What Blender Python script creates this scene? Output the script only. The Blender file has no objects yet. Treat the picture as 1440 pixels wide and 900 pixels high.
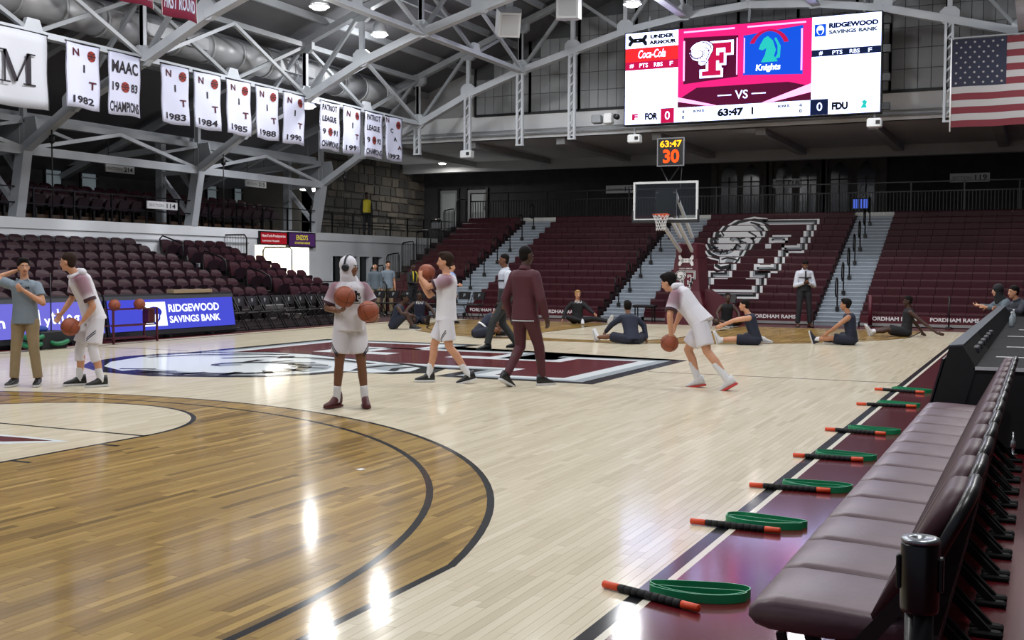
import bpy, bmesh, math, random
from mathutils import Vector, Matrix, Euler
from math import sin, cos, pi, radians, sqrt, atan2

S = bpy.context.scene
COL = S.collection
rnd = random.Random(7)

# ------------------------------------------------------------------ camera
cam_d = bpy.data.cameras.new('camera')
cam = bpy.data.objects.new('camera', cam_d)
COL.objects.link(cam)
cam_d.sensor_fit = 'HORIZONTAL'
cam_d.sensor_width = 36.0
cam_d.lens = 1586.335 * 36.0 / 1440.0
cam_d.clip_start = 0.05
cam_d.clip_end = 300
CP = Vector((9.40968, -2.29012, 1.59028))
_r = Vector((0.90439237, 0.42667724, 0.00458074))
_u = Vector((-0.02377644, 0.03967258, 0.99892981))
_f = Vector((-0.42603888, 0.90353341, -0.04602445))
cam.matrix_world = Matrix(((_r.x, _u.x, -_f.x, CP.x), (_r.y, _u.y, -_f.y, CP.y), (_r.z, _u.z, -_f.z, CP.z), (0, 0, 0, 1)))
S.camera = cam

# ------------------------------------------------------------------ world, exposure
S.view_settings.view_transform = 'Standard'
S.view_settings.look = 'None'
S.view_settings.gamma = 1.0
S.view_settings.use_curve_mapping = False
S.view_settings.exposure = 0.0
LAMP_W = 198.0          # power of one high bay lamp
wd = bpy.data.worlds.new('world')
S.world = wd
wd.use_nodes = True
bg = wd.node_tree.nodes['Background']
bg.inputs[0].default_value = (0.72, 0.80, 1.0, 1)
bg.inputs[1].default_value = 0.25
S.cycles.max_bounces = 5
S.cycles.diffuse_bounces = 3
S.cycles.glossy_bounces = 3
S.cycles.transmission_bounces = 4
S.cycles.transparent_max_bounces = 5
S.cycles.caustics_reflective = False
S.cycles.caustics_refractive = False
S.cycles.sample_clamp_indirect = 6.0
S.cycles.use_denoising = True

# ------------------------------------------------------------------ helpers: colour and materials
def lin(c):
    return c / 12.92 if c <= 0.04045 else ((c + 0.055) / 1.055) ** 2.4
def hexc(h):
    h = h.lstrip('#')
    return tuple(lin(int(h[i:i + 2], 16) / 255.0) for i in (0, 2, 4))

class Ex:
    """tiny expression compiler: arithmetic on Ex builds Math nodes"""
    nt = None
    def __init__(s, sock): s.s = sock
    @staticmethod
    def op(name, *a):
        n = Ex.nt.nodes.new('ShaderNodeMath'); n.operation = name
        for i, v in enumerate(a):
            if isinstance(v, Ex): Ex.nt.links.new(v.s, n.inputs[i])
            else: n.inputs[i].default_value = float(v)
        return Ex(n.outputs[0])
    def __add__(s, o): return Ex.op('ADD', s, o)
    def __radd__(s, o): return Ex.op('ADD', o, s)
    def __sub__(s, o): return Ex.op('SUBTRACT', s, o)
    def __rsub__(s, o): return Ex.op('SUBTRACT', o, s)
    def __mul__(s, o): return Ex.op('MULTIPLY', s, o)
    def __rmul__(s, o): return Ex.op('MULTIPLY', o, s)
    def __truediv__(s, o): return Ex.op('DIVIDE', s, o)
    def lt(s, o): return Ex.op('LESS_THAN', s, o)
    def gt(s, o): return Ex.op('GREATER_THAN', s, o)
    def abs(s): return Ex.op('ABSOLUTE', s)
    def sqrt(s): return Ex.op('SQRT', s)
    def max(s, o): return Ex.op('MAXIMUM', s, o)
    def min(s, o): return Ex.op('MINIMUM', s, o)

MATS = {}
def mat(name, col, rough=0.5, metal=0.0, noise=0.0, nscale=8.0, bump=0.0, bscale=60.0, coat=0.0, spec=0.5, emit=None, estr=1.0, stretch=(1, 1, 1), attr=None, col2=None, trans=0.0, alpha=1.0, sheen=0.0, crough=0.12):
    if name in MATS: return MATS[name]
    m = bpy.data.materials.new(name); m.use_nodes = True
    nt = m.node_tree; L = nt.links.new
    b = nt.nodes['Principled BSDF']
    if isinstance(col, str): col = hexc(col)
    if isinstance(col2, str): col2 = hexc(col2)
    b.inputs['Base Color'].default_value = (*col, 1)
    b.inputs['Roughness'].default_value = rough
    b.inputs['Metallic'].default_value = metal
    b.inputs['Specular IOR Level'].default_value = spec
    b.inputs['Coat Weight'].default_value = coat
    b.inputs['Coat Roughness'].default_value = crough
    b.inputs['Sheen Weight'].default_value = sheen
    b.inputs['Transmission Weight'].default_value = trans
    b.inputs['Alpha'].default_value = alpha
    src = None
    if attr:
        a = nt.nodes.new('ShaderNodeAttribute'); a.attribute_name = attr
        mx = nt.nodes.new('ShaderNodeMix'); mx.data_type = 'RGBA'
        L(a.outputs['Fac'], mx.inputs[0]); mx.inputs[6].default_value = (*col, 1); mx.inputs[7].default_value = (*col2, 1)
        src = mx.outputs[2]
    tc = None
    if noise or bump:
        tc = nt.nodes.new('ShaderNodeTexCoord'); mp = nt.nodes.new('ShaderNodeMapping'); mp.inputs[3].default_value = stretch
        L(tc.outputs['Object'], mp.inputs[0])
    if noise:
        n = nt.nodes.new('ShaderNodeTexNoise'); n.inputs['Scale'].default_value = nscale; n.inputs['Detail'].default_value = 4
        L(mp.outputs[0], n.inputs['Vector'])
        mr = nt.nodes.new('ShaderNodeMapRange'); mr.inputs[1].default_value = 0.25; mr.inputs[2].default_value = 0.75
        mr.inputs[3].default_value = 1 - noise; mr.inputs[4].default_value = 1 + noise
        L(n.outputs[0], mr.inputs[0])
        vm = nt.nodes.new('ShaderNodeVectorMath'); vm.operation = 'SCALE'
        if src: L(src, vm.inputs[0])
        else: vm.inputs[0].default_value = col
        L(mr.outputs[0], vm.inputs[3]); src = vm.outputs[0]
    if src: L(src, b.inputs['Base Color'])
    if bump:
        n2 = nt.nodes.new('ShaderNodeTexNoise'); n2.inputs['Scale'].default_value = bscale; n2.inputs['Detail'].default_value = 3
        L(mp.outputs[0], n2.inputs['Vector'])
        bp = nt.nodes.new('ShaderNodeBump'); bp.inputs['Strength'].default_value = bump; bp.inputs['Distance'].default_value = 0.01
        L(n2.outputs[0], bp.inputs['Height']); L(bp.outputs[0], b.inputs['Normal'])
    if emit is not None:
        if isinstance(emit, str): emit = hexc(emit)
        b.inputs['Emission Color'].default_value = (*emit, 1); b.inputs['Emission Strength'].default_value = estr
    MATS[name] = m
    return m

def glow(name, col, s=1.0):
    """screen pixels and lamp lenses: give off light of their own"""
    if isinstance(col, str): col = hexc(col)
    return mat(name, (0.004, 0.004, 0.004), 1.0, spec=0.0, emit=col, estr=s)

# ------------------------------------------------------------------ helpers: meshes
class MB:
    def __init__(s): s.v = []; s.f = []; s.m = []; s.sm = []
    def add(s, vs, fs, mi=0, smooth=False):
        o = len(s.v); s.v += [tuple(v) for v in vs]
        for f in fs: s.f.append(tuple(i + o for i in f)); s.m.append(mi); s.sm.append(smooth)
        return s
    def box(s, lo, hi, mi=0):
        x0, y0, z0 = lo; x1, y1, z1 = hi
        return s.add([(x0, y0, z0), (x1, y0, z0), (x1, y1, z0), (x0, y1, z0), (x0, y0, z1), (x1, y0, z1), (x1, y1, z1), (x0, y1, z1)],
                     [(0, 3, 2, 1), (4, 5, 6, 7), (0, 1, 5, 4), (1, 2, 6, 5), (2, 3, 7, 6), (3, 0, 4, 7)], mi)
    def cbox(s, lo, hi, c=0.01, mi=0, axis='z'):
        """box with chamfered edges all round (three nested rings)"""
        x0, y0, z0 = lo; x1, y1, z1 = hi
        c = min(c, (x1 - x0) * .45, (y1 - y0) * .45, (z1 - z0) * .45)
        def ring(z, i):
            a, b, d, e = x0 + i, x1 - i, y0 + i, y1 - i
            k = c
            return [(a + k, d, z), (b - k, d, z), (b, d + k, z), (b, e - k, z), (b - k, e, z), (a + k, e, z), (a, e - k, z), (a, d + k, z)]
        return s.loft([ring(z0, c), ring(z0 + c, 0), ring(z1 - c, 0), ring(z1, c)], mi=mi)
    def loft(s, rings, caps=True, closed=True, mi=0, smooth=False):
        n = len(rings[0]); vs = [p for r in rings for p in r]; fs = []
        for i in range(len(rings) - 1):
            for j in range(n if closed else n - 1):
                k = (j + 1) % n
                fs.append((i * n + j, i * n + k, (i + 1) * n + k, (i + 1) * n + j))
        if caps:
            fs.append(tuple(range(n - 1, -1, -1))); fs.append(tuple((len(rings) - 1) * n + j for j in range(n)))
        return s.add(vs, fs, mi, smooth)
    def frame(s, a, b, up=(0, 0, 1)):
        a = Vector(a); b = Vector(b); d = (b - a).normalized(); u = Vector(up)
        if abs(d.dot(u)) > 0.98: u = Vector((0, 1, 0))
        r = d.cross(u).normalized(); return a, b, r, r.cross(d)
    def bar(s, a, b, w, h=None, up=(0, 0, 1), mi=0):
        a, b, r, u = s.frame(a, b, up); h = w if h is None else h
        q = [(-1, -1), (1, -1), (1, 1), (-1, 1)]
        return s.loft([[p + r * (x * w / 2) + u * (y * h / 2) for x, y in q] for p in (a, b)], mi=mi)
    def tube(s, a, b, r0, r1=None, n=10, mi=0, smooth=True, caps=True):
        a, b, r, u = s.frame(a, b); r1 = r0 if r1 is None else r1
        return s.loft([[p + (r * cos(2 * pi * i / n) + u * sin(2 * pi * i / n)) * q for i in range(n)] for p, q in ((a, r0), (b, r1))], mi=mi, smooth=smooth, caps=caps)
    def path(s, pts, rad, n=8, mi=0, closed=False, smooth=True):
        pts = [Vector(p) for p in pts]; m = len(pts); rings = []; pu = None
        for i, p in enumerate(pts):
            if closed: d = pts[(i + 1) % m] - pts[i - 1]
            else: d = pts[min(i + 1, m - 1)] - pts[max(i - 1, 0)]
            d.normalize(); u = pu if pu is not None else Vector((0, 0, 1))
            if abs(d.dot(u)) > 0.95: u = Vector((0, 1, 0)) if abs(d.y) < .9 else Vector((1, 0, 0))
            r = d.cross(u).normalized(); u = r.cross(d); pu = u
            rr = rad[i] if isinstance(rad, (list, tuple)) else rad
            rings.append([p + (r * cos(2 * pi * k / n) + u * sin(2 * pi * k / n)) * rr for k in range(n)])
        if closed: rings.append(rings[0])
        return s.loft(rings, caps=not closed, mi=mi, smooth=smooth)
    def lathe(s, prof, c=(0, 0, 0), n=16, mi=0, smooth=True, axis='z', caps=True):
        rings = []
        for r, z in prof:
            ring = []
            for i in range(n):
                a = 2 * pi * i / n; x, y = r * cos(a), r * sin(a)
                v = (x, y, z) if axis == 'z' else ((x, z, -y) if axis == 'y' else (z, x, y))
                ring.append((v[0] + c[0], v[1] + c[1], v[2] + c[2]))
            rings.append(ring)
        return s.loft(rings, mi=mi, smooth=smooth, caps=caps)
    def ball(s, c, r, n=16, m=10, mi=0, sc=(1, 1, 1)):
        prof = [(max(1e-4, sin(pi * i / m)), -cos(pi * i / m)) for i in range(m + 1)]
        rings = [[(c[0] + q * r * sc[0] * cos(2 * pi * k / n), c[1] + q * r * sc[1] * sin(2 * pi * k / n), c[2] + z * r * sc[2]) for k in range(n)] for q, z in prof]
        return s.loft(rings, mi=mi, smooth=True)
    def poly(s, pts, off, fr, mi=0):
        """flat polygon; pts 2D, fr(a, b, off) -> 3D"""
        return s.add([fr(a, b, off) for a, b in pts], [tuple(range(len(pts)))], mi)
    def prism(s, pts, fr, d0, d1, mi=0):
        """2D outline extruded between depths d0 and d1 of fr(a, b, d)"""
        n = len(pts)
        vs = [fr(a, b, d0) for a, b in pts] + [fr(a, b, d1) for a, b in pts]
        fs = [(i, (i + 1) % n, n + (i + 1) % n, n + i) for i in range(n)] + [tuple(range(n - 1, -1, -1)), tuple(range(n, 2 * n))]
        return s.add(vs, fs, mi)
    def mesh(s, name, mats, off=(0, 0, 0)):
        me = bpy.data.meshes.new(name)
        ox, oy, oz = off
        me.from_pydata([(x - ox, y - oy, z - oz) for x, y, z in s.v], [], s.f)
        if not isinstance(mats, (list, tuple)): mats = [mats]
        for m in mats: me.materials.append(m)
        me.polygons.foreach_set('material_index', s.m)
        me.polygons.foreach_set('use_smooth', s.sm)
        me.update()
        return me
    def build(s, name, mats, parent=None, off=None, fix=True):
        if off is None: off = tuple(parent.location) if parent is not None else (0, 0, 0)
        me = s.mesh(name, mats, off)
        if fix:
            bm = bmesh.new(); bm.from_mesh(me); bmesh.ops.recalc_face_normals(bm, faces=bm.faces); bm.to_mesh(me); bm.free()
        return obj(name, me, parent)

def obj(name, me, parent=None, loc=None, rz=None):
    o = bpy.data.objects.new(name, me); COL.objects.link(o)
    if parent is not None: o.parent = parent
    if loc is not None: o.location = loc
    if rz is not None: o.rotation_euler = (0, 0, rz)
    return o
def tag(o, label, cat, group=None):
    o['label'] = label; o['category'] = cat
    if group: o['group'] = group
    return o
def struct(o, label=None):
    o['kind'] = 'structure'
    if label: o['label'] = label
    return o
def thing(name, label, cat, loc=(0, 0, 0), rz=0.0, group=None):
    o = bpy.data.objects.new(name, None); COL.objects.link(o)
    o.location = loc; o.rotation_euler = (0, 0, rz); o.empty_display_size = 0.2
    return tag(o, label, cat, group)
def dup(root, loc, rz=None, label=None, group=None):
    r = root.copy(); COL.objects.link(r); r.location = loc
    if rz is not None: r.rotation_euler = (0, 0, rz)
    if label: r['label'] = label
    if group: r['group'] = group
    for ch in root.children:
        c = ch.copy(); COL.objects.link(c); c.parent = r
        for g in ch.children:
            d = g.copy(); COL.objects.link(d); d.parent = c
    return r

# ------------------------------------------------------------------ helpers: lettering
_txt = {}
TMP = bpy.data.scenes.new('workbench')      # scratch scene: evaluates curves and modifiers quickly, removed at the end
def bake(o):
    TMP.collection.objects.link(o)
    vl = TMP.view_layers[0]; vl.update()
    return bpy.data.meshes.new_from_object(o.evaluated_get(vl.depsgraph))
def text_polys(t, bold=0.0, spacing=1.0, shear=0.0):
    """vertices and faces of a line of lettering, normalised to height of a capital = 1, left at 0"""
    k = (t, bold, spacing, shear)
    if k in _txt: return _txt[k]
    cu = bpy.data.curves.new('lettering', 'FONT'); cu.body = t; cu.size = 1.0; cu.offset = bold; cu.space_character = spacing; cu.shear = shear
    cu.resolution_u = 3; cu.fill_mode = 'FRONT'
    o = bpy.data.objects.new('lettering', cu)
    me = bake(o)
    vs = [(v.co.x, v.co.y) for v in me.vertices]; fs = [tuple(p.vertices) for p in me.polygons]
    bpy.data.objects.remove(o); bpy.data.curves.remove(cu); bpy.data.meshes.remove(me)
    x0 = min(v[0] for v in vs); x1 = max(v[0] for v in vs); y0 = min(v[1] for v in vs); y1 = max(v[1] for v in vs)
    r = ([((x - x0) / (x1 - x0), (y - y0) / (y1 - y0)) for x, y in vs], fs, (x1 - x0) / (y1 - y0))
    _txt[k] = r
    return r
def put_text(mb, t, a, b, w, h, off, fr, mi=0, bold=0.02, spacing=1.0, shear=0.0):
    """lettering filling the rectangle with lower left (a,b), width w (None: natural), height h"""
    vs, fs, asp = text_polys(t, bold, spacing, shear)
    if w is None: w = asp * h
    mb.add([fr(a + x * w, b + y * h, off) for x, y in vs], fs, mi)
    return w
def rect(a0, b0, a1, b1): return [(a0, b0), (a1, b0), (a1, b1), (a0, b1)]
def ellipse(ca, cb, ra, rb, n=20): return [(ca + ra * cos(2 * pi * i / n), cb + rb * sin(2 * pi * i / n)) for i in range(n)]
def stroke(pts, w):
    """thick ribbon round a 2D polyline -> list of quads"""
    out = []; L = []; R_ = []
    for i, (x, y) in enumerate(pts):
        x0, y0 = pts[max(0, i - 1)]; x1, y1 = pts[min(len(pts) - 1, i + 1)]
        dx, dy = x1 - x0, y1 - y0; d = sqrt(dx * dx + dy * dy) or 1
        ww = w[i] if isinstance(w, (list, tuple)) else w
        L.append((x - dy / d * ww / 2, y + dx / d * ww / 2)); R_.append((x + dy / d * ww / 2, y - dx / d * ww / 2))
    for i in range(len(pts) - 1): out.append([L[i], L[i + 1], R_[i + 1], R_[i]])
    return out
def grow(pts, d):
    """offset a rectilinear outline outwards (points counter-clockwise or clockwise)"""
    n = len(pts); ar = sum(pts[i][0] * pts[(i + 1) % n][1] - pts[(i + 1) % n][0] * pts[i][1] for i in range(n))
    sg = 1 if ar > 0 else -1; out = []
    for i in range(n):
        p0, p1, p2 = pts[i - 1], pts[i], pts[(i + 1) % n]
        def nrm(a, b):
            dx, dy = b[0] - a[0], b[1] - a[1]; l = sqrt(dx * dx + dy * dy); return (dy / l * sg, -dx / l * sg)
        n1, n2 = nrm(p0, p1), nrm(p1, p2)
        k = 1 + n1[0] * n2[0] + n1[1] * n2[1]
        out.append((p1[0] + (n1[0] + n2[0]) / k * d, p1[1] + (n1[1] + n2[1]) / k * d))
    return out
def yplane(y):            # wall facing the camera (towards -y): a = x, b = z, off pushes towards -y
    return lambda a, b, o: (a, y - o, b)
def xplane(x):            # wall on the left facing +x: a = y, b = z
    return lambda a, b, o: (x + o, a, b)
def flat(z):
    return lambda a, b, o: (a, b, z + o)
# ------------------------------------------------------------------ shared materials
BLACK = mat('black_paint', '#0d0d0f', 0.45)
BLACKM = mat('black_metal', '#101113', 0.4, 0.3)
WHITE = mat('white_paint', '#e9e9ea', 0.5)
STEEL = mat('pale_painted_steel', '#b3b8be', 0.5, noise=0.10, nscale=1.5)
STEELD = mat('grey_painted_steel', '#888c90', 0.55, noise=0.12, nscale=1.5)
MAROON = mat('maroon_paint', '#4c0f1c', 0.35)
PLASTIC = mat('maroon_plastic_bench', '#38101a', 0.5, spec=.25, noise=0.12, nscale=3)
SEATP = mat('maroon_plastic_seat', '#2f1019', 0.5, spec=.28, noise=0.15, nscale=4)
ALU = mat('grey_aluminium_step', '#b3bbc5', 0.5, 0.15, noise=0.08, nscale=4)
CONC = mat('painted_concrete', '#a3a5a7', 0.7, noise=0.10, nscale=0.8)
PLASTER = mat('white_plaster', '#e9edf1', 0.65, noise=0.05, nscale=1.2)
DARKBRICK = mat('dark_stone_wall', '#2b2a2c', 0.85, noise=0.35, nscale=2.2, bump=0.4, bscale=9)
INK_W = mat('white_ink', '#e4e4e6', 0.45)
INK_K = mat('black_ink', '#121216', 0.4)
INK_G = mat('grey_ink', '#8f9499', 0.45)
INK_M = mat('maroon_ink', '#5a1022', 0.4)

# ------------------------------------------------------------------ the ram-and-letter emblem, in a unit square
F_CORE = [(.30, .93), (.93, .93), (.93, .64), (.80, .64), (.80, .79), (.60, .79), (.60, .60), (.66, .60), (.66, .68), (.77, .68), (.77, .38),
          (.66, .38), (.66, .46), (.60, .46), (.60, .20), (.70, .20), (.70, .07), (.28, .07), (.28, .20), (.42, .20), (.42, .79), (.30, .79)]
RAM = [(.02, .60), (-.02, .70), (.0, .82), (.06, .92), (.15, .985), (.28, 1.02), (.40, 1.0), (.49, .94), (.54, .85), (.53, .74), (.48, .64), (.44, .54), (.40, .44),
       (.34, .36), (.26, .34), (.20, .39), (.20, .47), (.13, .49), (.06, .53)]
def emblem(outer=False):
    """list of layers, bottom first: (ink, [polygons])"""
    cx, cy = .26, .70
    def sc(p, k): return [(cx + (x - cx) * k, cy + (y - cy) * k) for x, y in p]
    L = []
    if outer: L.append(('w', [grow(F_CORE, .105), sc(RAM, 1.17)]))
    L.append(('k', [grow(F_CORE, .08), sc(RAM, 1.09)]))
    L.append(('g', [grow(F_CORE, .052)]))
    L.append(('w', [grow(F_CORE, .03), sc(RAM, .99)]))
    L.append(('m', [F_CORE]))
    L.append(('k', [sc(RAM, 1.03)]))
    L.append(('w', [sc(RAM, .95)]))
    g = []
    sp = [(.20 + (.20 - .024 * i / 2) * cos(2.6 + i * .42), .70 + (.20 - .024 * i / 2) * sin(2.6 + i * .42) * 1.05) for i in range(15)]
    g += stroke([(x + .015, y - .02) for x, y in sp], .05)
    g += [[(.36, .52), (.44, .60), (.46, .72), (.40, .66)], [(.24, .38), (.34, .40), (.38, .48), (.30, .50)], [(.34, .93), (.46, .90), (.50, .82), (.40, .86)]]
    L.append(('g', g))
    k = stroke(sp, [.034 - .0015 * i for i in range(15)])
    for i in range(0, 11):
        a = 2.4 + i * .42; r0, r1 = .215 - .006 * i, .155 - .008 * i
        k += stroke([(.20 + r0 * cos(a), .70 + r0 * sin(a)), (.20 + r1 * cos(a + .16), .70 + r1 * sin(a + .16))], .018)
    k += stroke([(.28, .985), (.38, .95), (.46, .88), (.49, .78)], .024)
    k += stroke([(.34, .84), (.42, .78), (.44, .68), (.41, .58), (.37, .50)], .022)
    k += stroke([(.22, .45), (.28, .47), (.34, .46), (.385, .44)], .020)
    k += stroke([(.25, .39), (.30, .41), (.35, .40)], .016)
    k += [[(.39, .74), (.45, .77), (.46, .74), (.42, .72)]]
    L.append(('k', k))
    return L
def put_emblem(mb, a, b, w, h, off, fr, idx, step=0.001, outer=False, clip=None):
    for i, (ink, polys) in enumerate(emblem(outer)):
        for p in polys:
            q = [(a + x * w, b + y * h) for x, y in p]
            if clip: q = clip(q)
            if len(q) >= 3: mb.poly(q, off + i * step, fr, idx[ink])

# ------------------------------------------------------------------ floor: slab, planks, painted lines
FX0, FX1, FY0, FY1 = -8.25, 7.76, -6.0, 30.45
def floor_material(name, stained_only=False):
    m = bpy.data.materials.new(name); m.use_nodes = True
    nt = m.node_tree; Lk = nt.links.new; b = nt.nodes['Principled BSDF']; Ex.nt = nt
    g = nt.nodes.new('ShaderNodeNewGeometry'); sp = nt.nodes.new('ShaderNodeSeparateXYZ'); Lk(g.outputs['Position'], sp.inputs[0])
    x, y = Ex(sp.outputs[0]), Ex(sp.outputs[1])
    yy = 14.325 - (y - 14.325).abs(); ax = x.abs()
    r3 = (x * x + (yy - 1.575) * (yy - 1.575)).sqrt()
    m3 = r3.lt(6.72).max(yy.lt(2.971)) * ax.lt(6.57)
    rc = (x * x + (yy - 5.74) * (yy - 5.74)).sqrt()
    lane = (ax.lt(1.80) * yy.lt(5.76)).max(rc.lt(1.80))
    stain = m3 * (1.0 - lane) * yy.gt(0.0)
    apron = x.lt(-8.0).max(yy.lt(-0.06))
    at = nt.nodes.new('ShaderNodeAttribute'); at.attribute_name = 'tint'
    mp = nt.nodes.new('ShaderNodeMapping'); mp.inputs[3].default_value = (38, 2.2, 1); Lk(g.outputs['Position'], mp.inputs[0])
    n = nt.nodes.new('ShaderNodeTexNoise'); n.inputs['Scale'].default_value = 1.0; n.inputs['Detail'].default_value = 3; Lk(mp.outputs[0], n.inputs['Vector'])
    t = Ex(at.outputs['Fac']) * 0.8 + Ex(n.outputs[0]) * 0.45 - 0.12
    def ramp(stops):
        r = nt.nodes.new('ShaderNodeValToRGB'); Lk(t.s, r.inputs[0]); e = r.color_ramp.elements
        e[0].position, e[0].color = stops[0][0], (*hexc(stops[0][1]), 1); e[1].position, e[1].color = stops[-1][0], (*hexc(stops[-1][1]), 1)
        for p, c in stops[1:-1]:
            q = e.new(p); q.color = (*hexc(c), 1)
        return r.outputs[0]
    light = ramp([(0.0, '#bdb197'), (0.35, '#ccc0a7'), (0.7, '#d4c9b1'), (1.0, '#dbd1bb')])
    dark = ramp([(0.0, '#66502a'), (0.3, '#896c3b'), (0.7, '#a28449'), (1.0, '#ba9a5d')])
    def mix(f, a, c):
        q = nt.nodes.new('ShaderNodeMix'); q.data_type = 'RGBA'; Lk(f.s, q.inputs[0])
        if isinstance(a, tuple): q.inputs[6].default_value = (*a, 1)
        else: Lk(a, q.inputs[6])
        if isinstance(c, tuple): q.inputs[7].default_value = (*c, 1)
        else: Lk(c, q.inputs[7])
        return q.outputs[2]
    c = mix(stain, light, dark)
    c = mix(apron, c, hexc('#561219'))
    Lk(c, b.inputs['Base Color'])
    b.inputs['Roughness'].default_value = 0.40
    b.inputs['Specular IOR Level'].default_value = 0.04
    b.inputs['Coat Weight'].default_value = 0.5
    # slightly wavy varnish
    n2 = nt.nodes.new('ShaderNodeTexNoise'); n2.inputs['Scale'].default_value = 1.0; n2.inputs['Detail'].default_value = 2
    mp2 = nt.nodes.new('ShaderNodeMapping'); mp2.inputs[3].default_value = (17, 1.6, 1); Lk(g.outputs['Position'], mp2.inputs[0]); Lk(mp2.outputs[0], n2.inputs['Vector'])
    bp = nt.nodes.new('ShaderNodeBump'); bp.inputs['Strength'].default_value = 0.10; bp.inputs['Distance'].default_value = 0.004
    Lk(n2.outputs[0], bp.inputs['Height']); Lk(bp.outputs[0], b.inputs['Coat Normal'])
    b.inputs['Coat Roughness'].default_value = 0.115
    return m
FLOOR = floor_material('varnished_maple_planks')
SUB = mat('sub_floor', '#2a1a12', 0.8)
fl = struct(MB().box((FX0 - 14, FY0, -0.25), (FX1 + 17, FY1 + 16, -0.012)).build('floor', mat('concrete_sub_floor', '#3a2226', 0.7, noise=0.1)))
fl['label'] = 'varnished maple basketball court floor with dark stained three point areas'

def project(x, y, z=0.0):
    d = Vector((x, y, z)) - CP; w = d.dot(_f)
    if w < 0.3: return None
    return 720 + 1586.335 * d.dot(_r) / w, 450 - 1586.335 * d.dot(_u) / w, w
PW = 0.057
planks = []
i = 0; x = FX0
while x < FX1 - PW:
    y = FY0 + rnd.random() * 0.5
    while y < FY1 - 0.05:
        ln = min(rnd.uniform(0.35, 1.15), FY1 - y)
        tint = min(1.0, max(0.0, rnd.gauss(0.5, 0.24)))
        pr = project(x + PW / 2, y + ln / 2)
        score = 0
        if pr and -10 < pr[0] < 1450 and pr[1] < 905: score = ln / pr[2] ** 3
        planks.append((score, x, y, ln, tint)); y += ln
    x += PW
planks.sort(key=lambda p: -p[0])
gp = 0.00022
def plank_geo(vs, fs, x, y, ln):
    o = len(vs); a, b, c, d = x + gp, x + PW - gp, y + gp, y + ln - gp; k = 0.0006
    for px, py, pz in ((a, c, -.006), (b, c, -.006), (b, d, -.006), (a, d, -.006), (a + k, c + k, 0), (b - k, c + k, 0), (b - k, d - k, 0), (a + k, d - k, 0)): vs.append((px, py, pz))
    fs += [(o + 4, o + 5, o + 6, o + 7), (o, o + 1, o + 5, o + 4), (o + 1, o + 2, o + 6, o + 5), (o + 2, o + 3, o + 7, o + 6), (o + 3, o, o + 4, o + 7)]
for p in planks[:300]:
    vs, fs = [], []; plank_geo(vs, fs, -PW / 2, -p[3] / 2, p[3])
    me = bpy.data.meshes.new('plank'); me.from_pydata(vs, [], fs); me.materials.append(FLOOR)
    at = me.attributes.new('tint', 'FLOAT', 'FACE'); at.data.foreach_set('value', [p[4]] * len(fs))
    obj('plank', me, fl, (p[1] + PW / 2, p[2] + p[3] / 2, 0))
vs, fs, tn = [], [], []
for p in planks[300:]:
    plank_geo(vs, fs, p[1], p[2], p[3]); tn += [p[4]] * 5
me = bpy.data.meshes.new('court_planks'); me.from_pydata(vs, [], fs); me.materials.append(FLOOR)
at = me.attributes.new('tint', 'FLOAT', 'FACE'); at.data.foreach_set('value', tn)
o = obj('court_planks', me, fl); o['kind'] = 'stuff'

# painted lines, one part each
LINEK = mat('black_court_paint', '#141519', 0.5, coat=0.5, spec=0.04, crough=0.115)
LINEW = mat('cream_court_paint', '#d9d3c4', 0.5, coat=0.5, spec=0.04, crough=0.115)
LINEM = mat('maroon_court_paint', '#561219', 0.5, coat=0.5, spec=0.04, crough=0.115)
LINEG = mat('grey_court_paint', '#9aa3a8', 0.5, coat=0.5, spec=0.04, crough=0.115)
LINEL = mat('white_court_paint', '#d7dde0', 0.5, coat=0.5, spec=0.04, crough=0.115)
LINEN = mat('navy_court_paint', '#1d2233', 0.5, coat=0.5, spec=0.04, crough=0.115)
FZ = flat(0.0006)
def line_rect(x0, y0, x1, y1, m=LINEK, name='court_line', off=0.0):
    return MB().poly(rect(x0, y0, x1, y1), off, FZ).build(name, m, fl)
def ring(cx, cy, r0, r1, a0, a1, n=72, m=LINEK, name='court_line', off=0.0):
    b = MB(); P = []
    for i in range(n + 1):
        a = a0 + (a1 - a0) * i / n
        P.append((cx + r0 * cos(a), cy + r0 * sin(a))); P.append((cx + r1 * cos(a), cy + r1 * sin(a)))
    b.add([FZ(x, y, off) for x, y in P], [(2 * i, 2 * i + 1, 2 * i + 3, 2 * i + 2) for i in range(n)])
    return b.build(name, m, fl)
LW = 0.051
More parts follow.
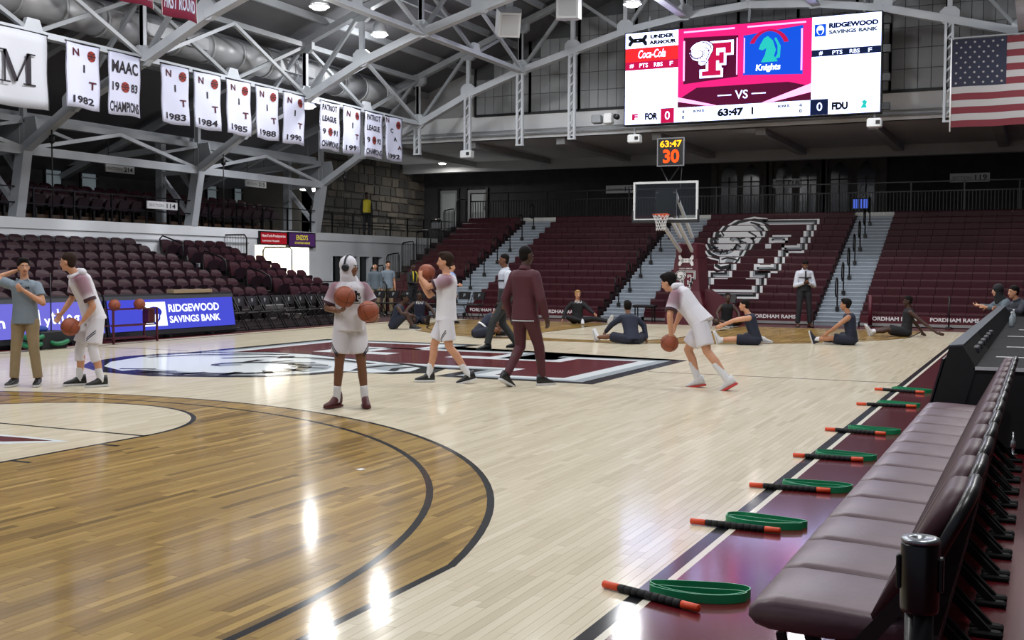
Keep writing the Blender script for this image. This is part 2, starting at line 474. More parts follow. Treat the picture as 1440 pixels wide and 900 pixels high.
for end in (0, 1):
    Y = (lambda v: v) if not end else (lambda v: 28.65 - v)
    sg = -1 if end else 1
    def arc(r0, r1, a):   # arc open towards the basket
        c = (0, Y(1.575)); ring(c[0], c[1], r0, r1, (a if not end else pi + a), (pi - a if not end else 2 * pi - a))
    a = math.acos(6.604 / 6.75); arc(6.70, 6.75, a * 0.985); arc(6.274, 6.325, 0)
    for s in (-1, 1):
        for xo, yo in ((6.604, 2.985), (6.325, 1.58)):
            x0, x1 = sorted((s * xo, s * (xo - LW))); y0, y1 = sorted((Y(0), Y(yo))); line_rect(x0, y0, x1, y1, off=.0002)
        x0, x1 = sorted((s * 1.83, s * 1.78)); y0, y1 = sorted((Y(0), Y(5.79))); line_rect(x0, y0, x1, y1)
        for t in (5.18, 4.22, 3.26):
            x0, x1 = sorted((s * 1.83, s * 2.03)); y0, y1 = sorted((Y(t), Y(t + LW))); line_rect(x0, y0, x1, y1, name='lane_mark')
        x0, x1 = sorted((s * 1.83, s * 2.03)); y0, y1 = sorted((Y(2.13), Y(2.44))); line_rect(x0, y0, x1, y1, name='lane_mark')
    y0, y1 = sorted((Y(5.79), Y(5.74))); line_rect(-1.83, y0, 1.83, y1)
    ring(0, Y(5.765), 1.78, 1.83, (0 if not end else pi), (pi if not end else 2 * pi), n=40)
    y0, y1 = sorted((Y(0), Y(-.06))); line_rect(-7.74, y0, 7.74, y1)
    y0, y1 = sorted((Y(-.06), Y(-.11))); line_rect(-7.8, y0, 7.8, y1, LINEW)
line_rect(7.62, -0.06, 7.70, 28.71); line_rect(7.70, -0.11, 7.742, 28.76, LINEW)
MB().box((7.74, FY0, -.012), (15.5, FY1, .0003)).build('painted_apron', mat('glossy_maroon_apron', '#561219', .5, coat=1.0, spec=.04, crough=.11), fl)
line_rect(-7.70, -0.06, -7.62, 28.71)
line_rect(-7.62, 14.30, -5.2, 14.35); line_rect(3.9, 14.30, 7.62, 14.35)
# lane lettering tip beside the free throw line
MB().poly([(-1.2, 5.16), (.95, 5.24), (1.46, 5.2), (1.05, 4.84), (.6, 4.62), (-1.2, 4.3)], .0000, FZ, 0).poly([(-1.2, 5.06), (.95, 5.17), (1.29, 5.16), (.92, 4.92), (-1.2, 4.5)], .0003, FZ, 1).build('lane_lettering', [LINEL, LINEM], fl)

# centre court emblem: reads from the bench side (its right is +y, its up is -x)
b = MB()
put_emblem(b, 10.55, -3.75, 7.9, 8.6, 0.0, lambda a, c, o: (-c, a, 0.0008 + o), dict(k=0, w=1, g=2, m=3), step=0.0005)
b.build('centre_court_emblem', [LINEK, LINEL, LINEG, LINEM], fl)

# ------------------------------------------------------------------ roof deck and outer shell
XC = 1.25                      # roof ridge
def ztop(u): return 8.05 + 0.38 * (11.3 - u)
DECK = mat('grey_roof_deck', '#55565a', 0.75, noise=0.12, nscale=0.6)
cl = MB()
for s in (-1, 1):
    P = [(XC, ztop(0) + .32), (XC + s * 21.2, ztop(21.2) + .32), (XC + s * 21.2, ztop(21.2) + .5), (XC, ztop(0) + .5)]
    cl.prism(P, lambda a, b_, d: (a, d, b_), -8, 34.2)
roof = struct(cl.build('ceiling', DECK), 'sloping grey roof deck above the steel trusses')
# roof purlins: each a part of the ceiling
for s in (-1, 1):
    for u in (1.0, 2.9, 4.8, 6.7, 8.6, 10.5, 12.4, 14.3):
        MB().bar((XC + s * u, 8, ztop(u) + .22), (XC + s * u, 34, ztop(u) + .22), .1, .2).build('purlin', STEELD, roof)

# gable wall above the end stand: white sill, window bays of small panes
GY = 34.0
gw = MB()
gw.box((-17.5, GY, 6.15), (19.9, GY + .3, 7.0))
gwo = struct(gw.build('wall_gable', PLASTER), 'white sill wall under the tall gable windows')
xs = [-9.2, -7.05, -5.2, -3.15, -1.6, .3, 2.2, 4.0, 5.0, 6.6, 8.6, 10.6]
GLASS = mat('grey_wired_glass', '#969a9d', 0.35, noise=0.10, nscale=0.9)
MULL = mat('dark_window_mullion', '#17181a', 0.5)
FRM = mat('grey_window_putty', '#55585b', 0.6)
pane_me = {}
def bay(n, x0, x1):
    top = lambda x: ztop(abs(x - XC)) + .30
    w = struct(MB().prism([(x0, 7.0), (x1, 7.0), (x1, top(x1)), (x0, top(x0))], yplane(GY), -.12, -.06).build('window_%d' % n, FRM), None)
    f = MB()
    for xa, xb in ((x0 - .03, x0 + .03), (x1 - .03, x1 + .03)): f.box((xa, GY - .05, 7.0), (xb, GY + .06, top((xa + xb) / 2)))
    f.box((x0, GY - .05, 6.97), (x1, GY + .06, 7.05)); f.build('window_frame', MULL, w)
    nx = max(2, round((x1 - x0) / .36)); pw = (x1 - x0 - .06) / nx; ph = .62
    key = round(pw, 3)
    if key not in pane_me: pane_me[key] = MB().cbox((-pw / 2 + .008, -.012, -ph / 2 + .008), (pw / 2 - .008, .012, ph / 2 - .008), .004).mesh('pane', GLASS)
    for i in range(nx):
        cx = x0 + .03 + pw * (i + .5); z = 7.06 + ph / 2
        while z + ph / 2 < min(top(cx - pw / 2), top(cx + pw / 2)):
            obj('pane', pane_me[key], w, (cx, GY + .04, z)); z += ph
for n in range(len(xs) - 1): bay(n + 1, xs[n], xs[n + 1])
for s in (-1, 1):   # solid gable ends beside the windows
    x0, x1 = (-20, -9.23) if s < 0 else (10.63, 22.4)
    P = [(x0, 7.0), (x1, 7.0), (x1, ztop(abs(x1 - XC)) + .3), (x0, max(7.0, ztop(abs(x0 - XC)) + .3))]
    struct(MB().prism(P, yplane(GY + .02), -.3, 0).build('wall_gable_' + ('left' if s < 0 else 'right'), CONC))
tr = MB(); tr.bar((-17, GY - .12, 6.28), (19, GY - .12, 6.28), .06); tr.bar((-17, GY - .16, 6.42), (19, GY - .16, 6.42), .04)
struct(tr.build('trim_1', STEELD), 'thin conduits along the white sill')

# soffit over the end stand, with cross beams
sf = struct(MB().box((-18, GY + .05, 6.15), (20, 43.2, 6.4)).build('ceiling_soffit', mat('dim_soffit', '#b4b6b8', 0.8, noise=0.1, nscale=.5)), 'flat plaster soffit over the far bleachers')
for x in (-13, -9.5, -6, -2.5, 1, 4.5, 8, 11.5): MB().box((x - .16, GY + .3, 5.92), (x + .16, 43.2, 6.15)).build('beam', CONC, sf)
MB().box((-18, 41.2, 5.75), (20, 41.6, 6.15)).build('beam', CONC, sf)

# far stone wall
fw = struct(MB().box((-16.6, 43.2, 0), (20, 43.6, 6.4)).build('wall_far', DARKBRICK), 'dark stone wall behind the end bleachers')
# side walls
wl = struct(MB().box((-20.2, 8, 0), (-19.8, 43.4, 7)).build('wall_left', DARKBRICK), 'dark outer wall behind the left balcony')
wr = struct(MB().box((15.5, -8, 0), (15.8, 43, 4.6)).build('wall_right_blocker', mat('dark_maroon_wall', '#2c1a1e', .8, noise=.1)), 'dark wall added out of view on the right to block the world light')  # added unseen, keeps the glossy floor from mirroring the open world
# ------------------------------------------------------------------ roof trusses
CH = [(15.3, 4.5), (13.6, 5.5), (11.3, 6.45), (9.37, 7.35), (7.45, 8.0), (5.62, 8.5), (3.85, 8.97), (1.95, 9.27), (0, 9.42)]
def gusset(x, y, z, w, h, dx=0):
    """eight-sided steel plate standing in the truss plane"""
    P = [(-w, -h * .5), (-w * .5, -h), (w * .5, -h), (w, -h * .5), (w, h * .5), (w * .5, h), (-w * .5, h), (-w, h * .5)]
    return MB().prism([(x + a, z + b) for a, b in P], lambda a, b, d: (a, y + d, b), -.07, .07)
def truss(y, label, posts=()):
    t = thing('roof_truss', label, 'truss', (XC, y, 4.4), group='steel roof trusses spanning the court')
    for s in (-1, 1):
        X = lambda u: XC + s * u
        for (u0, z0), (u1, z1) in zip(CH[:-1], CH[1:]):
            MB().bar((X(u0), y, z0), (X(u1), y, z1), .24, .20).bar((X(u0), y, z0 + .1), (X(u1), y, z1 + .1), .12, .06).build('bottom_chord', STEEL, t)
            if u0 < 12: MB().bar((X(u0), y, ztop(u0)), (X(u1), y, ztop(u1)), .22, .18).build('top_chord', STEELD, t)
        MB().bar((X(11.3), y, ztop(11.3)), (X(20.9), y, ztop(20.9) + .1), .22, .18).build('rafter', STEELD, t)
        for i, (u, z) in enumerate(CH):
            if u == 0 and s > 0: continue
            zt = ztop(u)
            if zt - z > .2: MB().bar((X(u), y, z), (X(u), y, zt), .13, .11).build('vertical', STEEL, t)
            if 0 < i < 8:
                un, zn = CH[i + 1]
                if i in (2, 4, 6): MB().bar((X(u), y, z), (X(un), y, ztop(un)), .10, .10).build('diagonal', STEELD, t)
                elif i in (3, 5, 7): MB().bar((X(u), y, ztop(u)), (X(un), y, zn), .10, .10).build('diagonal', STEELD, t)
                elif i == 1: MB().bar((X(u), y, z), (X(un), y, ztop(un)), .10, .10).build('diagonal', STEELD, t)
                gusset(X(u), y, z + .12, .26, .24).build('gusset_plate', STEEL, t)
                if u < 12: gusset(X(u), y, zt - .1, .28, .2).build('gusset_plate', STEELD, t)
    for x, z, zb in posts:
        p = MB()
        for dx in (-.09, .09): p.bar((x + dx, y - .06, z), (x + dx, y - .06, zb), .07, .1)
        k = zb + .15
        while k < z - .1:
            p.bar((x - .09, y - .06, k), (x + .09, y - .06, k + .2), .03, .05); k += .3
        p.box((x - .13, y - .12, zb - .02), (x + .13, y, zb + .03))
        p.build('hanging_post', STEEL, t)
    return t
truss(18.4, 'pale steel roof truss nearest the camera, rising from the leftmost column')
truss(24.9, 'pale steel roof truss crossing between the 1990 and 1991 banners')
truss(31.4, 'pale steel roof truss over the far baseline, in front of the gable windows', posts=[(XC - u, z, zb) for u, z, zb in ((11.3, 6.45, 5.45), (9.37, 7.35, 5.5), (7.45, 8.0, 5.6), (5.62, 8.5, 5.72))] + [(XC + 5.62, 8.5, 5.7)])

# longitudinal trusses
def longi(u, s, z0, label):
    x = XC + s * u; zt = ztop(u) - .08
    t = thing('longitudinal_truss', label, 'truss', (x, 24.9, z0), group='steel trusses running the length of the court')
    ys = [8.65, 11.9, 15.15, 18.4, 21.65, 24.9, 28.15, 31.4]
    for i in range(len(ys) - 1):
        a, b = ys[i], ys[i + 1]
        MB().bar((x, a, z0), (x, b, z0), .16, .14).bar((x + .05, a, z0 - .07), (x + .05, b, z0 - .07), .24, .03).build('bottom_chord', STEEL, t)
        MB().bar((x, a, zt), (x, b, zt), .16, .14).build('top_chord', STEELD, t)
        if i % 2 == 0:
            MB().bar((x, b, z0) if 0 else (x, b, z0), (x, b, zt), .11, .11).build('vertical', STEEL, t)
        MB().bar((x, a, z0 if i % 2 == 0 else zt), (x, b, zt if i % 2 == 0 else z0), .09, .09, up=(1, 0, 0)).build('diagonal', STEELD, t)
        MB().bar((x + .06, a, zt if i % 2 == 0 else z0), (x + .06, b, z0 if i % 2 == 0 else zt), .09, .09, up=(1, 0, 0)).build('diagonal', STEEL, t)
        w = MB().prism([(b - .3, z0 - .05), (b + .3, z0 - .05), (b + .16, z0 + .3), (b - .16, z0 + .3)], lambda a_, b_, d: (x + d, a_, b_), -.05, .05)
        w.build('gusset_plate', STEEL, t)
    return t
longi(11.3, -1, 6.50, 'long steel truss carrying the row of white championship banners')
longi(7.45, -1, 8.02, 'long steel truss high up between the banners and the roof lamps')
longi(1.95, -1, 9.27, 'long steel truss just left of the roof ridge above the scoreboard')
longi(1.95, 1, 9.27, 'long steel truss just right of the roof ridge above the scoreboard')
longi(7.45, 1, 8.02, 'long steel truss above the flag side of the court')

# balcony columns on the ledge, with outer posts and kickers
for y, lab in ((11.9, 'white steel column on the balcony ledge, out past the left edge'), (18.4, 'white steel column on the balcony ledge left of the tall grey windows'), (24.9, 'white steel column on the balcony ledge beside the lower section sign'), (31.4, 'white steel column on the balcony ledge above the lit food counter')):
    t = thing('balcony_column', lab, 'column', (-14.3, y, 2.83), group='steel columns along the balcony ledge')
    MB().loft([[(x - .15, y - .14, z), (x + .15, y - .14, z), (x + .15, y + .14, z), (x - .15, y + .14, z)] for x, z in ((-14.32, 2.83), (-14.02, 4.5))]).build('shaft', STEEL, t)
    MB().prism([(-14.5, 4.55), (-13.5, 4.9), (-13.6, 5.35), (-14.9, 5.3), (-15.0, 4.7), (-14.3, 3.9)], lambda a, b, d: (a, y + d, b), -.03, .03).build('gusset_plate', STEELD, t)
    MB().bar((-14.02, y, 4.5), (-14.02, y, 5.9), .12).build('upper_post', STEELD, t)
    MB().bar((-15.5, y, 2.95), (-15.5, y, 5.5), .24, .2).build('outer_post', STEELD, t)
    MB().bar((-15.45, y, 4.35), (-14.35, y, 3.15), .14, .12).build('kicker', STEEL, t)
    MB().bar((-15.5, y, 4.45), (-14.1, y, 4.5), .12, .12).build('tie', STEELD, t)
    MB().bar((-15.5, y, 5.2), (-19.9, y, 4.9), .16, .2).build('tie', STEELD, t)
# side truss between the columns
t = thing('balcony_truss', 'long steel truss between the balcony columns under the banners', 'truss', (-14, 24.9, 4.5))
ys = [8.65, 11.9, 15.15, 18.4, 21.65, 24.9, 28.15, 31.4]
for i in range(len(ys) - 1):
    a, b = ys[i], ys[i + 1]; x = -14.0; m = (a + b) / 2
    MB().bar((x, a, 4.52), (x, b, 4.52), .14, .22).build('bottom_chord', STEEL, t)
    MB().bar((x - .1, a, 5.28), (x - .1, b, 5.28), .2, .16).bar((x - .3, a, 5.45), (x - .3, b, 5.45), .12, .12).build('top_chord', STEELD, t)
    up = i % 2 == 0
    MB().bar((x, a, 5.25 if up else 4.55), (x, b, 4.55 if up else 5.25), .1, .1, up=(1, 0, 0)).build('diagonal', STEEL, t)
    MB().bar((x, m, 4.9), (x, b if up else a, 5.25 if 1 else 4.5), .08, .08, up=(1, 0, 0)).build('diagonal', STEELD, t)
for y in (18.4, 24.9, 31.4):   # hanging ropes
    o = MB(); o.tube((-13.05, y, 5.1), (-13.05, y, 2.95), .018, n=6); o.lathe([(.02, -.12), (.07, -.08), (.07, .08), (.02, .12)], (-13.05, y, 4.75), n=8)
    tag(o.build('hanging_rope', BLACK), {18.4: 'thin black rope hanging beside the leftmost column', 24.9: 'thin black rope hanging beside the middle column', 31.4: 'thin black rope hanging near the balcony guard'}[y], 'rope', 'ropes hanging at the balcony')

# round air duct under the roof
t = thing('air_duct', 'large round grey air duct running behind the banners', 'duct', (-11.1, 20, 7.45))
DUCT = mat('grey_duct_paint', '#a9abad', 0.45, 0.2, noise=0.12, nscale=1)
y = 8.0
while y < 31:
    MB().lathe([(.40, -.02), (.40, 1.24)], (-11.1, y, 7.45), n=20, axis='y').build('duct_section', DUCT, t)
    MB().lathe([(.40, -.03), (.43, -.03), (.43, .03), (.40, .03)], (-11.1, y, 7.45), n=20, axis='y', caps=False).build('flange', DUCT, t)
    y += 1.25
for y in (19.2, 20.5, 24.3, 25.3):
    g = MB().box((-10.76, y, 7.28), (-10.66, y + .95, 7.58)); q = g.build('grille', DUCT, t)
    for k in range(6): MB().box((-10.67, y + .08 + k * .14, 7.31), (-10.63, y + .14 + k * .14, 7.55)).build('slat', STEELD, q)

# ------------------------------------------------------------------ high bay lamps
LENS = glow('lamp_lens', (1.0, 0.99, 0.97), 7.0)
HOUS = mat('white_lamp_housing', '#d6d8da', 0.4)
def lamp(x, y, z, label, k=1.0):
    t = thing('high_bay_lamp', label, 'lamp', (x, y, z), group='round high bay lamps under the roof')
    MB().lathe([(.02, .50), (.10, .50), (.12, .34), (.17, .30), (.22, .10), (.23, .06)], (x, y, z), n=18).build('housing', HOUS, t)
    MB().lathe([(.01, .05), (.20, .06), (.215, .0), (.17, -.05), (.01, -.06)], (x, y, z), n=18).build('lens', LENS, t)
    MB().path([(x + .25 * cos(a), y + .25 * sin(a), z + .02) for a in [i * pi / 9 for i in range(18)]], .018, 6, closed=True).build('guard_ring', HOUS, t)
    for i in range(4):
        a = i * pi / 2; MB().tube((x + .22 * cos(a), y + .22 * sin(a), z + .1), (x + .25 * cos(a), y + .25 * sin(a), z + .02), .01, n=5).build('bracket', HOUS, t)
    zr = ztop(abs(x - XC)) + .3
    MB().tube((x, y, z + .5), (x, y, zr), .02, n=6).build('stem', STEELD, t)
    ld = bpy.data.lights.new('lamp_light', 'AREA'); ld.shape = 'DISK'; ld.size = .5; ld.energy = LAMP_W * k * .85; ld.color = (.98, .99, 1.0)
    lo = bpy.data.objects.new('lamp_light', ld); COL.objects.link(lo); lo.parent = t; lo.location = (0, 0, -.09)
    pd = bpy.data.lights.new('lamp_glow', 'POINT'); pd.shadow_soft_size = .16; pd.energy = LAMP_W * k * .72; pd.color = (.98, .99, 1.0)
    po = bpy.data.objects.new('lamp_glow', pd); COL.objects.link(po); po.parent = t; po.location = (0, 0, -.26)
    return t
lamp(-7.29, 21.65, 8.14, 'round bright roof lamp above the 1988 banner, left of the other')
lamp(-8.35, 26.2, 8.38, 'round bright roof lamp above the 1991 banners')
lamp(-1.25, 28.15, 9.0, 'round bright roof lamp at the top left of the scoreboard')
lamp(-10.42, 25.5, 6.32, 'bright lamp just right of the 1990 banner', 0.5)
for x in (-7.3, -1.2, 3.7, 9.9):
    for y in (1.5, 8.2, 14.9, 21.65, 28.15):
        if (x, y) in ((-7.3, 21.65), (-1.2, 28.15), (-7.3, 28.15)): continue
        lamp(x, y, 8.1 if abs(x - XC) > 5 else 9.0, 'round roof lamp high above the court, out of the picture')
DL = glow('downlight_lens', (1.0, 0.97, 0.9), 10.0)
def downlight(x, y, z, label, e):
    t = thing('soffit_lamp', label, 'lamp', (x, y, z), group='small lamps under the far soffit')
    MB().lathe([(.01, .0), (.19, .0), (.20, -.06), (.17, -.07)], (x, y, z), n=14).build('rim', HOUS, t)
    MB().lathe([(.01, -.04), (.16, -.06), (.14, -.11), (.01, -.13)], (x, y, z), n=14).build('lens', DL, t)
    ld = bpy.data.lights.new('lamp_light', 'AREA'); ld.shape = 'DISK'; ld.size = .3; ld.energy = e; ld.color = (1.0, .96, .9)
    lo = bpy.data.objects.new('lamp_light', ld); COL.objects.link(lo); lo.parent = t; lo.location = (0, 0, -.15)
downlight(-14.0, 40.3, 6.12, 'small bright soffit lamp near the far left corner', 90)
downlight(.87, 35.11, 6.12, 'small bright soffit lamp below the scoreboard', 110)
t = thing('fluorescent_lamp', 'short bright fluorescent lamp under the balcony roof, left of the stone wall', 'lamp', (-15.5, 32.65, 4.49))
MB().box((-15.62, 32.2, 4.55), (-15.38, 33.1, 4.66)).build('housing', HOUS, t)
MB().tube((-15.5, 32.65, 4.66), (-15.5, 32.65, 6.3), .015, n=6).build('hanger', STEELD, t)
MB().lathe([(.06, -.42), (.07, -.4), (.07, .4), (.06, .42)], (-15.5, 32.65, 4.49), n=10, axis='y').build('lens', DL, t)
ld = bpy.data.lights.new('lamp_light', 'AREA'); ld.size = .6; ld.energy = 30; lo = bpy.data.objects.new('lamp_light', ld); COL.objects.link(lo); lo.parent = t; lo.location = (0, 0, -.12)

# loudspeakers and small fittings
SPK = mat('white_speaker_cabinet', '#cfd1d4', 0.5)
def speaker(x, y, z, ry, rz, label):
    t = thing('hung_loudspeaker', label, 'loudspeaker', (x, y, z), rz); t.rotation_euler = (ry, 0, rz)
    P = [(-.3, -.3), (.3, -.3), (.36, .12), (.2, .36), (-.2, .36), (-.36, .12)]
    MB().prism(P, lambda a, b, d: (a, b, d), -.35, .35).build('cabinet', SPK, t, (0, 0, 0))
    MB().box((-.24, -.325, -.28), (.24, -.3, .28)).build('grille', mat('pale_speaker_grille', '#b9bcc0', 0.7), t, (0, 0, 0))
    MB().box((-.1, .1, .35), (.1, .2, .6)).build('bracket', STEELD, t, (0, 0, 0))
speaker(-4.55, 27, 8.58, .5, .6, 'white loudspeaker tilted down, left of the two under the roof')
speaker(-2.72, 27, 8.85, .1, .3, 'white upright loudspeaker, right of the two under the roof')
for x, y, z, lab in ((XC - 9.37, 31.3, 5.38, 'small white floodlight under the second hanging post'), (-2.2, 31.2, 5.62, 'small white floodlight at the lower left corner of the scoreboard'), (4.95, 31.2, 5.75, 'small white floodlight at the lower right corner of the scoreboard')):
    t = thing('floodlight', lab, 'floodlight', (x, y, z), group='small white floodlights'); MB().cbox((x - .2, y - .15, z - .14), (x + .2, y + .15, z + .12), .03).build('body', HOUS, t)
    MB().bar((x, y, z + .1), (x, y, z + .34), .06).build('bracket', STEELD, t); MB().box((x + .05, y - .17, z - .05), (x + .16, y - .15, z + .05)).build('window', BLACK, t)
t = thing('wall_camera', 'small grey camera boxes on the sill left of the scoreboard', 'camera', (-3.4, 31.2, 6.3))
MB().cbox((-3.62, 31.1, 6.15), (-3.32, 31.4, 6.42), .03).build('housing', STEELD, t); MB().cbox((-3.22, 31.1, 6.12), (-2.95, 31.4, 6.45), .03).build('body', HOUS, t)
MB().lathe([(.01, -.16), (.08, -.16), (.09, 0)], (-2.78, 31.2, 6.32), n=12, axis='y').build('lens', BLACK, t)

# ------------------------------------------------------------------ hanging banners
CLOTH = mat('white_banner_cloth', '#c9cce2', 0.8)
CLOTHM = mat('maroon_banner_cloth', '#7c1838', 0.8)
CLOTHG = mat('grey_white_banner_cloth', '#b9bcc4', 0.8)
BINK = mat('dark_maroon_banner_print', '#4a1220', 0.8)
BINKN = mat('black_banner_print', '#1d1620', 0.8)
BALLI = mat('banner_ball_print', '#8f2b22', 0.8)
def banner(y0, y1, z0, z1, x, label, kind, lines=(), cloth=CLOTH, edge=BINKN):
    t = thing('hanging_banner', label, 'banner', (x, (y0 + y1) / 2, z0), group='banners hung from the long truss' if x < -9 else 'maroon banners')
    ph = rnd.random() * 6
    W, H = y1 - y0, z1 - z0
    def fr(a, b, o):
        k = 1 - b
        return (x + o + .025 * k * sin(a * 7 + ph) + .012 * sin(b * 9 + a * 5 + ph), y0 + a * W + .01 * k * sin(b * 5 + ph), z0 + b * H + .012 * k * sin(a * 6 + ph))
    nx, nz = 10, 8
    for sgn, o in ((1, 0.0),):
        b = MB(); V = []; F = []
        for layer in (0.006, -0.006):
            for j in range(nz + 1):
                for i in range(nx + 1): V.append(fr(i / nx, j / nz, layer))
        n = (nx + 1) * (nz + 1)
        for j in range(nz):
            for i in range(nx):
                q = j * (nx + 1) + i; F.append((q, q + 1, q + nx + 2, q + nx + 1)); F.append((n + q + nx + 1, n + q + nx + 2, n + q + 1, n + q))
        rim = [j * (nx + 1) for j in range(nz + 1)] + [nz * (nx + 1) + i for i in range(1, nx + 1)] + [j * (nx + 1) + nx for j in range(nz - 1, -1, -1)] + [i for i in range(nx - 1, 0, -1)]
        for i in range(len(rim)): a_, b_ = rim[i], rim[(i + 1) % len(rim)]; F.append((a_, b_, n + b_, n + a_))
        b.add(V, F, 0, True); b.build('cloth', cloth, t, fix=False)
    for a0, a1 in ((0.0, .012), (.988, 1.0)):
        b = MB(); b.add([fr(a, j / nz, .010) for j in range(nz + 1) for a in (a0, a1)], [(2 * j, 2 * j + 1, 2 * j + 3, 2 * j + 2) for j in range(nz)]); b.build('edging', edge, t, fix=False)
    MB().tube((x, y0 - .02, z1 + .01), (x, y1 + .02, z1 + .01), .018, n=8).build('rod', BLACK, t)
    for (s, a, bb, w, h, mi) in lines:
        pr = MB(); put_text(pr, s, a, bb, w, h, .016, fr, 0, bold=.03); pr.build('lettering', [BINK, BINKN, BALLI, CLOTH][mi], t, fix=False)
    if kind == 'ball' or kind == 'year':
        ca, cb = (.76, .84) if kind == 'ball' else ((.5, .46) if len(lines) < 5 else (.5, .38))
        r = .125; pr = MB()
        pr.poly(ellipse(ca, cb, r, r * W / H, 20), .016, fr, 0)
        for st in (stroke([(ca - r, cb), (ca + r, cb)], .02), stroke([(ca - r * .8, cb + .055), (ca, cb + .025), (ca + r * .8, cb + .055)], .016), stroke([(ca - r * .8, cb - .055), (ca, cb - .025), (ca + r * .8, cb - .055)], .016)):
            for q in st: pr.poly(q, .02, fr, 1)
        pr.build('ball_print', [BALLI, BINKN], t, fix=False)
    return t
def nit(year): return [('N', .17, .80, .20, .12, 0), ('I', .48, .56, .055, .12, 1), ('T', .66, .32, .22, .12, 0), (year, .16, .07, .68, .115, 1)]
def champs(y1, y2, pat): return ([('PATRIOT', .08, .82, .8, .13, 1), ('LEAGUE', .1, .59, .72, .12, 1), (y1, .1, .32, .16, .12, 1), (y2, .68, .32, .2, .12, 1), ('CHAMPIONS', .05, .06, .9, .13, 1)] if pat
                                 else [('MAAC', .1, .68, .8, .20, 1), (y1, .1, .39, .22, .14, 1), (y2, .68, .39, .22, .14, 1), ('CHAMPIONS', .05, .05, .9, .17, 1)])
XB = -9.86
Z0, Z1 = 5.06, 6.46
banner(13.6, 15.37, 4.88, 6.46, XB, 'large greyish white banner with a serif letter M at the left edge', None, [], CLOTHG)
b = MB(); frM = lambda a, c, o: (XB + .05 + o, 13.6 + a * 1.77, 4.88 + c * 1.58)
for p in stroke([(.36, .30), (.36, .70)], .03) + stroke([(.70, .30), (.70, .70)], .07) + stroke([(.36, .70), (.52, .32)], .06) + stroke([(.52, .32), (.70, .70)], .025) + stroke([(.28, .30), (.44, .30)], .02) + stroke([(.62, .30), (.80, .30)], .02) + stroke([(.28, .70), (.38, .70)], .02) + stroke([(.68, .70), (.80, .70)], .02):
    b.poly(p, 0, frM)
mo = [o for o in bpy.data.objects if o.name.startswith('hanging_banner')][-1]
b.build('print', BINKN, mo, fix=False)
for y0, y1, kind, lines, lab in (
    (15.88, 16.83, 'ball', nit('1982'), 'white N I T 1982 banner with a ball, first of its kind from the left'),
    (17.11, 18.10, 'year', champs('19', '83', False), 'white banner reading MAAC 1983 CHAMPIONS'),
    (18.78, 19.75, 'ball', nit('1983'), 'white N I T 1983 banner with a ball, second of its kind from the left'),
    (19.93, 20.94, 'ball', nit('1984'), 'white N I T 1984 banner with a ball, third of its kind from the left'),
    (21.17, 22.15, 'ball', nit('1985'), 'white N I T 1985 banner with a ball, fourth of its kind from the left'),
    (22.38, 23.35, 'ball', nit('1988'), 'white N I T 1988 banner with a ball, fifth of its kind from the left'),
    (23.60, 24.60, 'ball', nit('1990'), 'white N I T 1990 banner with a ball, sixth of its kind from the left'),
    (25.37, 26.36, 'year', champs('9', '91', True), 'white banner reading PATRIOT LEAGUE CHAMPIONS, left of the last N I T banner'),
    (26.58, 27.52, 'ball', nit('1991'), 'white N I T 1991 banner with a ball, last of its kind from the left'),
    (27.77, 28.80, 'year', champs('9', '92', True), 'white banner reading PATRIOT LEAGUE CHAMPIONS, right of the last N I T banner'),
    (28.98, 29.99, 'ball', [('N', .02, .86, .2, .11, 0), ('C', .28, .64, .2, .1, 1), ('A', .48, .46, .2, .1, 1), ('A', .70, .27, .22, .1, 0), ('1992', .12, .05, .7, .11, 1)], 'white banner reading N C A A 1992 with a ball')):
    banner(y0, y1, Z0, Z1, XB, lab, kind, lines)
banner(13.43, 14.34, 6.45, 7.95, -5.95, 'maroon banner at the top edge, left of the one reading FIRST ROUND', None, [('SWEET SIXTEEN', .08, .08, .84, .16, 3)], CLOTHM, INK_W)
banner(14.57, 15.56, 6.42, 7.95, -5.95, 'maroon banner at the top edge reading FIRST ROUND', None, [('FIRST ROUND', .07, .10, .86, .17, 3)], CLOTHM, INK_W)

# ------------------------------------------------------------------ flag
FLX, FLY = 7.0, 30.75
t = thing('flag', 'large flag with red and white stripes and a starred blue field', 'flag', (FLX, FLY, 5.46))
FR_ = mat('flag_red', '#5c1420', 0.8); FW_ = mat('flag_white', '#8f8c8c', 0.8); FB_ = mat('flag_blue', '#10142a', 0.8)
FH, FL = 2.36, 4.5
def ffr(a, b, o): return (FLX + a * FL, FLY - o + .03 * sin(a * 18) + .015 * sin(b * 6 + a * 9), 5.46 + b * FH + .01 * sin(a * 20))
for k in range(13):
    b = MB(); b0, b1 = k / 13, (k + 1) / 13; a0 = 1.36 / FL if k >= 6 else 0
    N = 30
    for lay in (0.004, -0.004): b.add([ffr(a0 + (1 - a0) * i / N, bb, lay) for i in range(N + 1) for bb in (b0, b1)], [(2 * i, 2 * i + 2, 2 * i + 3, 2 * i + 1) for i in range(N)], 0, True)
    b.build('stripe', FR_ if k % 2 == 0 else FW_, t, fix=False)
b = MB()
for lay in (0.005, -0.005): b.add([ffr(1.36 / FL * i / 8, bb, lay) for i in range(9) for bb in (6 / 13, 1)], [(2 * i, 2 * i + 2, 2 * i + 3, 2 * i + 1) for i in range(8)], 0, True)
b.build('canton', FB_, t, fix=False)
star = MB().poly([((.042 if i % 2 == 0 else .017) * sin(i * pi / 5), (.042 if i % 2 == 0 else .017) * cos(i * pi / 5)) for i in range(10)], 0, lambda a, b_, o: (a, 0, b_)).mesh('star', FW_)
